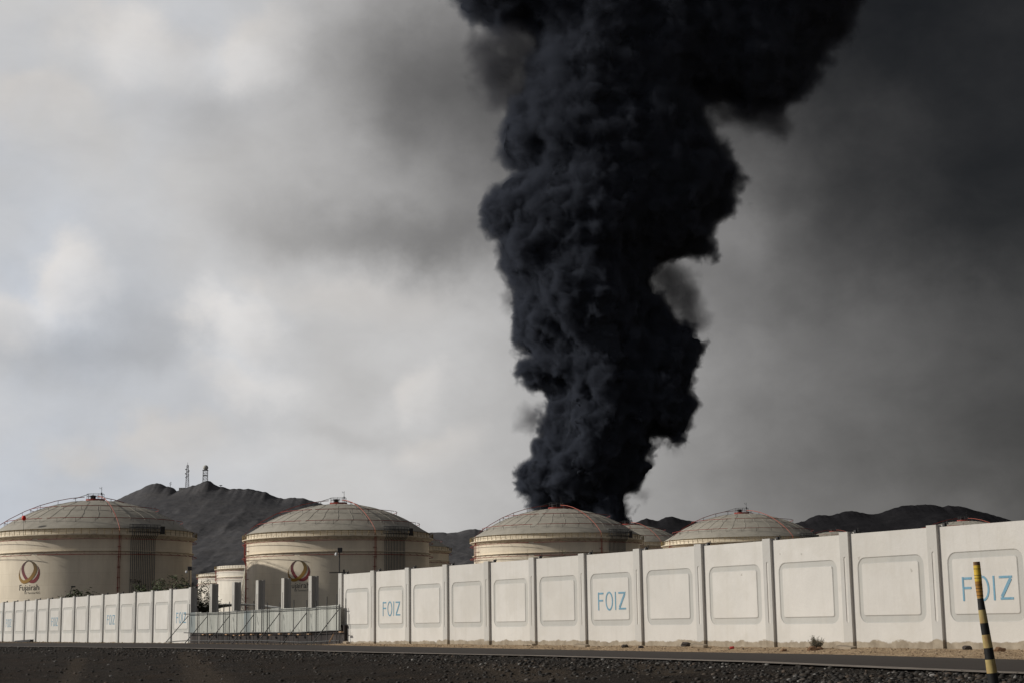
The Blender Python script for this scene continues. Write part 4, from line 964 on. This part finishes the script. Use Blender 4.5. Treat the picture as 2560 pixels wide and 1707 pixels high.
LEFTP = [(-700, 1540), (-200, 1450), (60, 1350), (200, 1290), (260, 1262), (302, 1244), (331, 1230), (358, 1218), (375, 1210), (392, 1206), (402, 1208), (416, 1215), (426, 1216), (435, 1219), (441.5, 1226.6), (450, 1223.5), (462, 1219), (481, 1212), (489, 1212.5), (506, 1204), (518, 1200), (527, 1202), (535, 1209), (545, 1214), (562, 1217), (576, 1222), (596, 1220), (608, 1222), (620, 1220), (634, 1222.5), (657, 1228.5), (664, 1228), (680, 1237), (709, 1246), (732, 1243), (757, 1243.5), (796, 1256), (850, 1275), (930, 1310), (1010, 1325), (1073, 1330.5), (1092, 1329.6), (1123, 1331), (1149, 1328), (1165, 1323.5), (1188, 1320.6), (1202, 1323.5), (1260, 1345), (1350, 1400), (1450, 1480)]
RIGHTP = [(1380, 1430), (1500, 1345), (1560, 1312), (1586, 1305), (1603, 1298), (1617, 1293), (1628, 1297), (1648, 1299.6), (1664, 1290.6), (1681, 1289), (1692, 1292.6), (1712, 1298), (1735, 1301), (1800, 1312), (1900, 1325), (1960, 1318), (1993, 1305), (2015, 1299.6), (2029, 1291), (2049, 1285), (2071, 1287), (2082, 1286), (2104, 1279), (2130, 1274.6), (2152, 1279.7), (2178, 1283.5), (2200, 1281), (2226, 1271.7), (2258, 1262), (2283, 1261), (2309, 1259.6), (2331, 1260), (2356, 1266), (2372, 1261), (2395, 1263), (2417, 1267.6), (2443, 1275.6), (2474, 1283.5), (2506, 1293), (2535, 1302.7), (2560, 1304), (2700, 1330), (3000, 1400), (3400, 1500)]
mountain('mountain', rough(LEFTP, 1), 2900, 1500, rock_mat('haze_tinted_grey_rock', (.074, .076, .086), (.092, .092, .100), (.112, .108, .110), .014), 1, 30, 760, 240, 300.)  # distance haze is put into the rock colour as a pale blue tint
mountain('mountain_range', rough(RIGHTP, 2), 4200, 1800, rock_mat('smoke_shaded_slope', (.011, .011, .014), (.017, .017, .020), (.023, .022, .025), .012), 2, 34, 600, 160, 200.)  # rock colour darkened to carry the shade of the smoke overhead

# ---- things on the summit
DM = 2890.
def lattice(root, h, w0, w1, n, r_, name='lattice', z0=0.):
    mb = MB()
    cs = [(-1, -1), (1, -1), (1, 1), (-1, 1)]
    for (a, b_) in cs: mb.tube([(a*w0/2, b_*w0/2, z0-4), (a*w1/2, b_*w1/2, z0+h)], r_, 4)
    for k in range(n):
        f0, f1 = k/n, (k+1)/n; wa, wb = (w0*(1-f0)+w1*f0)/2, (w0*(1-f1)+w1*f1)/2
        for j in range(4):
            c0, c1 = cs[j], cs[(j+1) % 4]
            mb.tube([(c0[0]*wa, c0[1]*wa, z0+h*f0), (c1[0]*wb, c1[1]*wb, z0+h*f1)], r_*.7, 3); mb.tube([(c1[0]*wa, c1[1]*wa, z0+h*f0), (c0[0]*wb, c0[1]*wb, z0+h*f1)], r_*.7, 3)
            mb.tube([(c0[0]*wb, c0[1]*wb, z0+h*f1), (c1[0]*wb, c1[1]*wb, z0+h*f1)], r_*.7, 3)
    return mb.build(name, M['dark_tower'], root)
M['dark_tower'] = mat('tower_steel', (.17, .165, .17), .7, .2, .2)
p = at(468, 1218, DM); lm = empty('lattice_mast', p); tag(lm, 'tall thin lattice radio mast on the left mountain top', 'radio mast')
Hm = at(468, 1155, DM).z-p.z
lattice(lm, Hm*.9, 6.5, 2.4, 12, .19)
mb = MB(); mb.tube([(0, 0, Hm*.9), (0, 0, Hm)], .3, 5); mb.build('spike', M['dark_tower'], lm)
for (x, zf, r_) in ((-2.6, .72, 1.2), (2.8, .66, 1.3), (-3.0, .55, 1.2), (1.5, .86, .9), (2.4, .5, 1.1), (-2.0, .4, 1.3)):
    o = MB().lathe([(.05, 0), (r_, .4), (r_, .9), (.05, .9)], 12).build('antenna_dish', M['dark_tower'], lm); o.location = (x, -1.5, Hm*zf); o.rotation_euler = (R(90), 0, 0)
for zf in (.45, .62, .82): MB().box(-2.2, 2.2, -2.2, 2.2, Hm*zf, Hm*zf+.5).build('platform', M['dark_tower'], lm)
p = at(513, 1203.5, DM); rd = empty('radar_tower', p); tag(rd, 'lattice tower carrying a pale round radar dome on the mountain top', 'radar tower')
Ht = at(513, 1175, DM).z-p.z; lattice(rd, Ht, 8.4, 7.6, 4, .26)
MB().box(-4.8, 4.8, -4.8, 4.8, Ht-.1, Ht+.8).box(-4., 4., -4., 4., Ht*.55, Ht*.55+.7).build('deck', M['dark_tower'], rd)
bm = bmesh.new(); bmesh.ops.create_icosphere(bm, subdivisions=3, radius=4.7); me = bpy.data.meshes.new('radome'); bm.to_mesh(me); bm.free()
link_mesh('radome', me, M['radome'], rd, True).location = (.4, 0, Ht+.8+4.2)
p = at(426, 1216, DM); am = empty('antenna_mast', p); tag(am, 'short antenna cluster on the ridge left of the tall mast', 'antenna'); mb = MB()
mb.tube([(0, 0, -3), (0, 0, 9)], .35, 5)
for (x, z) in ((-2, 6), (2, 4.5), (-1.6, 3), (1.6, 7.5)): mb.tube([(0, 0, z), (x, 0, z), (x, 0, z+1.6)], .3, 4)
mb.build('mast', M['dark_tower'], am)
p = at(552, 1216, DM); an = empty('satellite_dish', p); tag(an, 'tiny dish on the ridge right of the radar dome', 'dish')
MB().lathe([(.4, -2), (.4, 1.2), (2.6, 2.2), (3.0, 3.0), (.1, 1.8)], 14).build('dish', M['dark_tower'], an)
p = at(455, 1222, DM); hut = MB().box(-5, 5, -3, 3, -4, 2.2).box(-5.4, 5.4, -3.3, 3.3, 2.2, 2.6).build('equipment_hut', M['radome']); hut.location = p
tag(hut, 'pale flat hut on the saddle at the foot of the tall mast', 'hut')

# ================================================================= the smoke
DS = 1000.0
OUT = [(1592, 1345), (1586, 1302), (1564, 1261), (1564, 1240), (1584, 1226), (1602, 1197), (1612, 1160), (1646, 1137), (1640, 1112), (1692, 1112), (1718, 1098), (1720, 1068), (1738, 1022), (1717, 972), (1750, 921), (1757, 857), (1734, 813), (1700, 812), (1688, 818), (1674, 774), (1648, 724), (1642, 665),
       (1708, 645), (1792, 617), (1797, 560), (1830, 554), (1848, 528), (1832, 480), (1858, 444), (1839, 407), (1800, 365), (1773, 309), (1757, 250), (1800, 262), (1870, 275), (1951, 268), (1982, 240), (2012, 206), (2031, 159), (2077, 103), (2129, 84), (2152, 28), (2165, -30), (2200, -120), (2260, -260), (2280, -420),
       (1060, -420), (1060, -200), (1090, -60), (1140, 5), (1203, 46), (1250, 70), (1305, 66), (1343, 103), (1312, 178), (1306, 234), (1284, 290), (1268, 346), (1256, 388), (1276, 416), (1310, 428), (1273, 463), (1216, 486), (1193, 528), (1196, 575), (1250, 612), (1262, 650), (1284, 692), (1300, 751), (1293, 793), (1282, 843), (1288, 860), (1330, 889), (1304, 917), (1308, 953), (1330, 979), (1364, 980), (1357, 1013), (1350, 1082), (1322, 1119), (1318, 1150), (1310, 1192), (1309, 1240), (1332, 1266), (1395, 1285), (1450, 1310), (1470, 1345)]
def to_plane(pts): q = [at(x, y, DS) for x, y in pts]; return np.array([(p.x, p.z) for p in q])
def poly_sdf(poly, X, Z):
    """signed distance, positive inside"""
    d2 = np.full(X.shape, 1e18); ins = np.zeros(X.shape, bool); n = len(poly)
    for i in range(n):
        a = poly[i]; b_ = poly[(i+1) % n]; e = b_-a; wx = X-a[0]; wz = Z-a[1]
        t_ = np.clip((wx*e[0]+wz*e[1])/(e@e+1e-9), 0, 1); d2 = np.minimum(d2, (wx-e[0]*t_)**2+(wz-e[1]*t_)**2)
        c = ((a[1] > Z) != (b_[1] > Z)); xi = (b_[0]-a[0])*(Z-a[1])/(b_[1]-a[1]+1e-12)+a[0]; ins ^= c & (X < xi)
    d = np.sqrt(d2); return np.where(ins, d, -d)
def axis_interp(L_, coords, ax_):
    i0 = np.floor(coords).astype(int); f = (coords-i0).astype(np.float32); f = f*f*(3-2*f)
    i0 = np.clip(i0, 0, L_.shape[ax_]-2); sh = [1, 1, 1]; sh[ax_] = -1; f = f.reshape(sh)
    return np.take(L_, i0, ax_)*(1-f)+np.take(L_, i0+1, ax_)*f
G0 = (-260., DS-130., -60.); GX = (640., 260., 640.)                        # fixed lattice, so that every grid sees the same puffs
def vnoise3(xs_, ys_, zs_, wl, seed):
    r_ = np.random.default_rng(seed); c = [(a-g)/wl for a, g in zip((xs_, ys_, zs_), G0)]
    L_ = r_.random([int(g/wl)+3 for g in GX]).astype(np.float32)*2-1
    for k in range(3): L_ = axis_interp(L_, c[k], k)
    return L_
def surface_nets(Fv, org, h):
    S = Fv > 0; nx, ny, nz = Fv.shape
    cnt = np.zeros((nx-1, ny-1, nz-1), np.int8)
    for dx in (0, 1):
        for dy in (0, 1):
            for dz in (0, 1): cnt += S[dx:nx-1+dx, dy:ny-1+dy, dz:nz-1+dz]
    act = (cnt > 0) & (cnt < 8); idx = np.full(cnt.shape, -1, np.int64); I = np.argwhere(act); idx[act] = np.arange(len(I))
    P = np.zeros((len(I), 3)); C = np.zeros(len(I))
    corners = [(a, b_, c) for a in (0, 1) for b_ in (0, 1) for c in (0, 1)]
    for a in corners:
        for ax_ in range(3):
            if a[ax_]: continue
            b_ = list(a); b_[ax_] = 1
            va = Fv[I[:, 0]+a[0], I[:, 1]+a[1], I[:, 2]+a[2]]; vb = Fv[I[:, 0]+b_[0], I[:, 1]+b_[1], I[:, 2]+b_[2]]
            k = (va > 0) != (vb > 0); t_ = va[k]/(va[k]-vb[k]); q = np.tile(np.array(a, float), (k.sum(), 1)); q[:, ax_] = t_
            P[k] += q; C[k] += 1
    P = (P/C[:, None]+I)*h+np.array(org)
    quads = []
    for ax_ in range(3):
        u, v = [(1, 2), (2, 0), (0, 1)][ax_]
        sl0 = [slice(None)]*3; sl1 = [slice(None)]*3; sl0[ax_] = slice(0, -1); sl1[ax_] = slice(1, None)
        a = S[tuple(sl0)]; b_ = S[tuple(sl1)]; E = np.argwhere(a != b_)
        E = E[(E[:, u] > 0) & (E[:, v] > 0) & (E[:, u] < Fv.shape[u]-1) & (E[:, v] < Fv.shape[v]-1)]
        fl = a[E[:, 0], E[:, 1], E[:, 2]]
        du = np.zeros(3, int); du[u] = 1; dv = np.zeros(3, int); dv[v] = 1
        g = lambda O: idx[O[:, 0], O[:, 1], O[:, 2]]
        q = np.stack([g(E), g(E-du), g(E-du-dv), g(E-dv)], 1); q[~fl] = q[~fl][:, ::-1]; quads.append(q)
    Q = np.concatenate(quads); Q = Q[(Q >= 0).all(1)]
    return P, Q
def smoke_field(h, polys, Rr, billow, seed, margin=14, iso=0.):
    allp = np.concatenate(polys); x0, z0 = allp.min(0)-margin; x1, z1 = allp.max(0)+margin
    xs_ = np.arange(x0, x1, h); zs_ = np.arange(z0, z1, h); yr = Rr+margin+12; ys_ = np.arange(-yr, yr, h)
    X, Z = np.meshgrid(xs_, zs_, indexing='ij')
    # warp the outline a little so its straight traced edges break up
    wx = vnoise3(xs_, np.array([DS, DS+1]), zs_, 16., seed+50)[:, 0]*2.2+vnoise3(xs_, np.array([DS, DS+1]), zs_, 7., seed+51)[:, 0]*1.2
    wz = vnoise3(xs_, np.array([DS, DS+1]), zs_, 16., seed+52)[:, 0]*2.2+vnoise3(xs_, np.array([DS, DS+1]), zs_, 7., seed+53)[:, 0]*1.2
    d = np.full(X.shape, -1e9)
    for p in polys: d = np.maximum(d, poly_sdf(p, X+wx, Z+wz))
    y0 = vnoise3(xs_, np.array([DS, DS+1]), zs_, 60., seed+54)[:, 0]*10
    dd = np.maximum(Rr-d, 0).astype(np.float32)[:, None, :]; yy = (ys_[None, :, None]-y0[:, None, :]).astype(np.float32)
    Fv = Rr-np.sqrt(dd*dd+yy*yy)
    env = np.clip(1-0*Fv, 0, 1)
    for k, (wl, am) in enumerate(billow):
        v = vnoise3(xs_, ys_, zs_, wl, seed+k*3)
        Fv += am*(np.abs(v)*2.0-.62).astype(np.float32)
    Fv -= (iso if not callable(iso) else iso(zs_)[None, None, :].astype(np.float32))
    Fv[0] = Fv[-1] = -1; Fv[:, 0] = Fv[:, -1] = -1; Fv[:, :, 0] = Fv[:, :, -1] = -1
    return Fv, (xs_[0], DS+ys_[0], zs_[0])
core_mat = bpy.data.materials.new('black_oil_smoke'); core_mat.use_nodes = True; t = NT(core_mat.node_tree); b = t.n['Principled BSDF']
pos = t.new('ShaderNodeNewGeometry').outputs['Position']
t.l.new(t.ramp(t.noise(pos, .03, 6, .6), [(.3, (.018, .021, .028)), (.7, (.028, .032, .042))]), b.inputs['Base Color'])
b.inputs['Roughness'].default_value = 1.; b.inputs['Specular IOR Level'].default_value = 0.
bn = t.new('ShaderNodeBump'); bn.inputs['Distance'].default_value = 1.6; bn.inputs['Strength'].default_value = .7
t.l.new(t.noise(pos, .22, 7, .62), bn.inputs['Height']); t.l.new(bn.outputs[0], b.inputs['Normal'])
poly = to_plane(OUT)
BIL2 = [(52., 4.5), (26., 4.6), (13., 3.8), (6.5, 2.4), (3.6, 1.1)]
plume = empty('smoke_plume', (poly[:, 0].mean(), DS, .6)); tag(plume, 'huge black column of oil smoke rising behind the domed tanks', 'smoke plume')
Fv, org = smoke_field(1.15, [poly], 46., BIL2, 21, 14, lambda z: 7.0+3.*np.clip((z-120)/220, 0, 1))
Pv, Qv = surface_nets(Fv, org, 1.15); del Fv
Pv = Pv-np.array(plume.location)
mesh_np('dense_smoke', Pv, Qv, core_mat, plume, True)
# thin smoke round the dense column: the same shape a little larger, filled with a fog that thickens inwards
def vol_mat(name, dens, col, nscale, lo, hi, grid=False, top=.16):
    m = bpy.data.materials.new(name); m.use_nodes = True; t = NT(m.node_tree); t.n.clear()
    v = t.new('ShaderNodeVolumePrincipled'); v.inputs['Color'].default_value = (*col, 1); v.inputs['Anisotropy'].default_value = .0
    pos = t.new('ShaderNodeNewGeometry').outputs['Position']
    n = t.noise(pos, nscale, 5, .62, .5); d_ = t.m('MULTIPLY', t.maprange(n, lo, hi), dens)
    if grid:                                  # carve the fog's edge with fine noise: puffs near the fire, softer higher up
        at_ = t.new('ShaderNodeAttribute', attribute_name='density'); v.inputs['Density Attribute'].default_value = ''
        s_ = t.new('ShaderNodeSeparateXYZ'); t.l.new(pos, s_.inputs[0]); hgt = t.maprange(s_.outputs[2], 80., 330., 1.0, top)
        e_ = t.m('SUBTRACT', t.m('MULTIPLY', at_.outputs['Fac'], 1.7), t.m('MULTIPLY', t.maprange(n, lo, hi), .75))
        d_ = t.m('MULTIPLY', t.m('MULTIPLY', t.m('MAXIMUM', e_, 0.), dens), hgt)
    t.l.new(d_, v.inputs['Density'])
    o = t.new('ShaderNodeOutputMaterial'); t.l.new(v.outputs[0], o.inputs['Volume']); return m
def fog(o, mt, voxel, band):
    ng = bpy.data.node_groups.new('fog', 'GeometryNodeTree'); ng.interface.new_socket('Geometry', in_out='INPUT', socket_type='NodeSocketGeometry'); ng.interface.new_socket('Geometry', in_out='OUTPUT', socket_type='NodeSocketGeometry')
    gi = ng.nodes.new('NodeGroupInput'); go = ng.nodes.new('NodeGroupOutput'); mv = ng.nodes.new('GeometryNodeMeshToVolume'); mv.resolution_mode = 'VOXEL_SIZE'
    mv.inputs['Density'].default_value = 1.; mv.inputs['Voxel Size'].default_value = voxel; mv.inputs['Interior Band Width'].default_value = band
    st = ng.nodes.new('GeometryNodeSetMaterial'); st.inputs['Material'].default_value = mt
    ng.links.new(gi.outputs[0], mv.inputs[0]); ng.links.new(mv.outputs[0], st.inputs[0]); ng.links.new(st.outputs[0], go.inputs[0])
    o.modifiers.new('fog', 'NODES').node_group = ng
thin = vol_mat('thin_smoke_edge', 1.0, (.105, .120, .160), .10, .35, .65, True)
Fv, org = smoke_field(1.5, [poly], 46., BIL2, 21, 20, lambda z: -2.6-4.6*np.clip((z-120)/220, 0, 1))
Pv, Qv = surface_nets(Fv, org, 1.5)
o = mesh_np('thin_smoke', Pv, Qv, thin, None, True); fog(o, thin, 1.5, 12.)
tag(o, 'soft grey black fringe of thinner smoke all round the black column', 'smoke', None, 'stuff')
WISP = [[(1180, 90), (1260, 40), (1400, 60), (1400, 230), (1330, 310), (1220, 290), (1175, 220), (1160, 140)],
        [(1600, 620), (1700, 640), (1755, 700), (1776, 800), (1745, 860), (1680, 850), (1620, 760)],
        [(1245, 620), (1290, 640), (1310, 740), (1290, 790), (1242, 795), (1244, 720), (1262, 680)],
        [(1310, 1010), (1360, 1000), (1360, 1070), (1330, 1085), (1304, 1055)], [(1745, 235), (1850, 245), (1960, 265), (2010, 320), (1960, 370), (1880, 345), (1800, 320)],
        [(1640, 1090), (1700, 1100), (1700, 1150), (1660, 1145)], [(1585, 1210), (1625, 1215), (1615, 1240), (1585, 1236)]]
wm = vol_mat('smoke_wisp', .075, (.12, .125, .15), .065, .36, .62, True, 1.0)
Fv, org = smoke_field(2.0, [to_plane(q) for q in WISP], 16., [(26., 4.), (13., 3.), (6.5, 2.2)], 5, 12, -4.)
Pv, Qv = surface_nets(Fv, org, 2.0)
o = mesh_np('smoke_wisp', Pv, Qv, wm, None, True); fog(o, wm, 2.0, 13.)
tag(o, 'faint grey wisps torn off the sides of the black column', 'smoke', None, 'stuff')
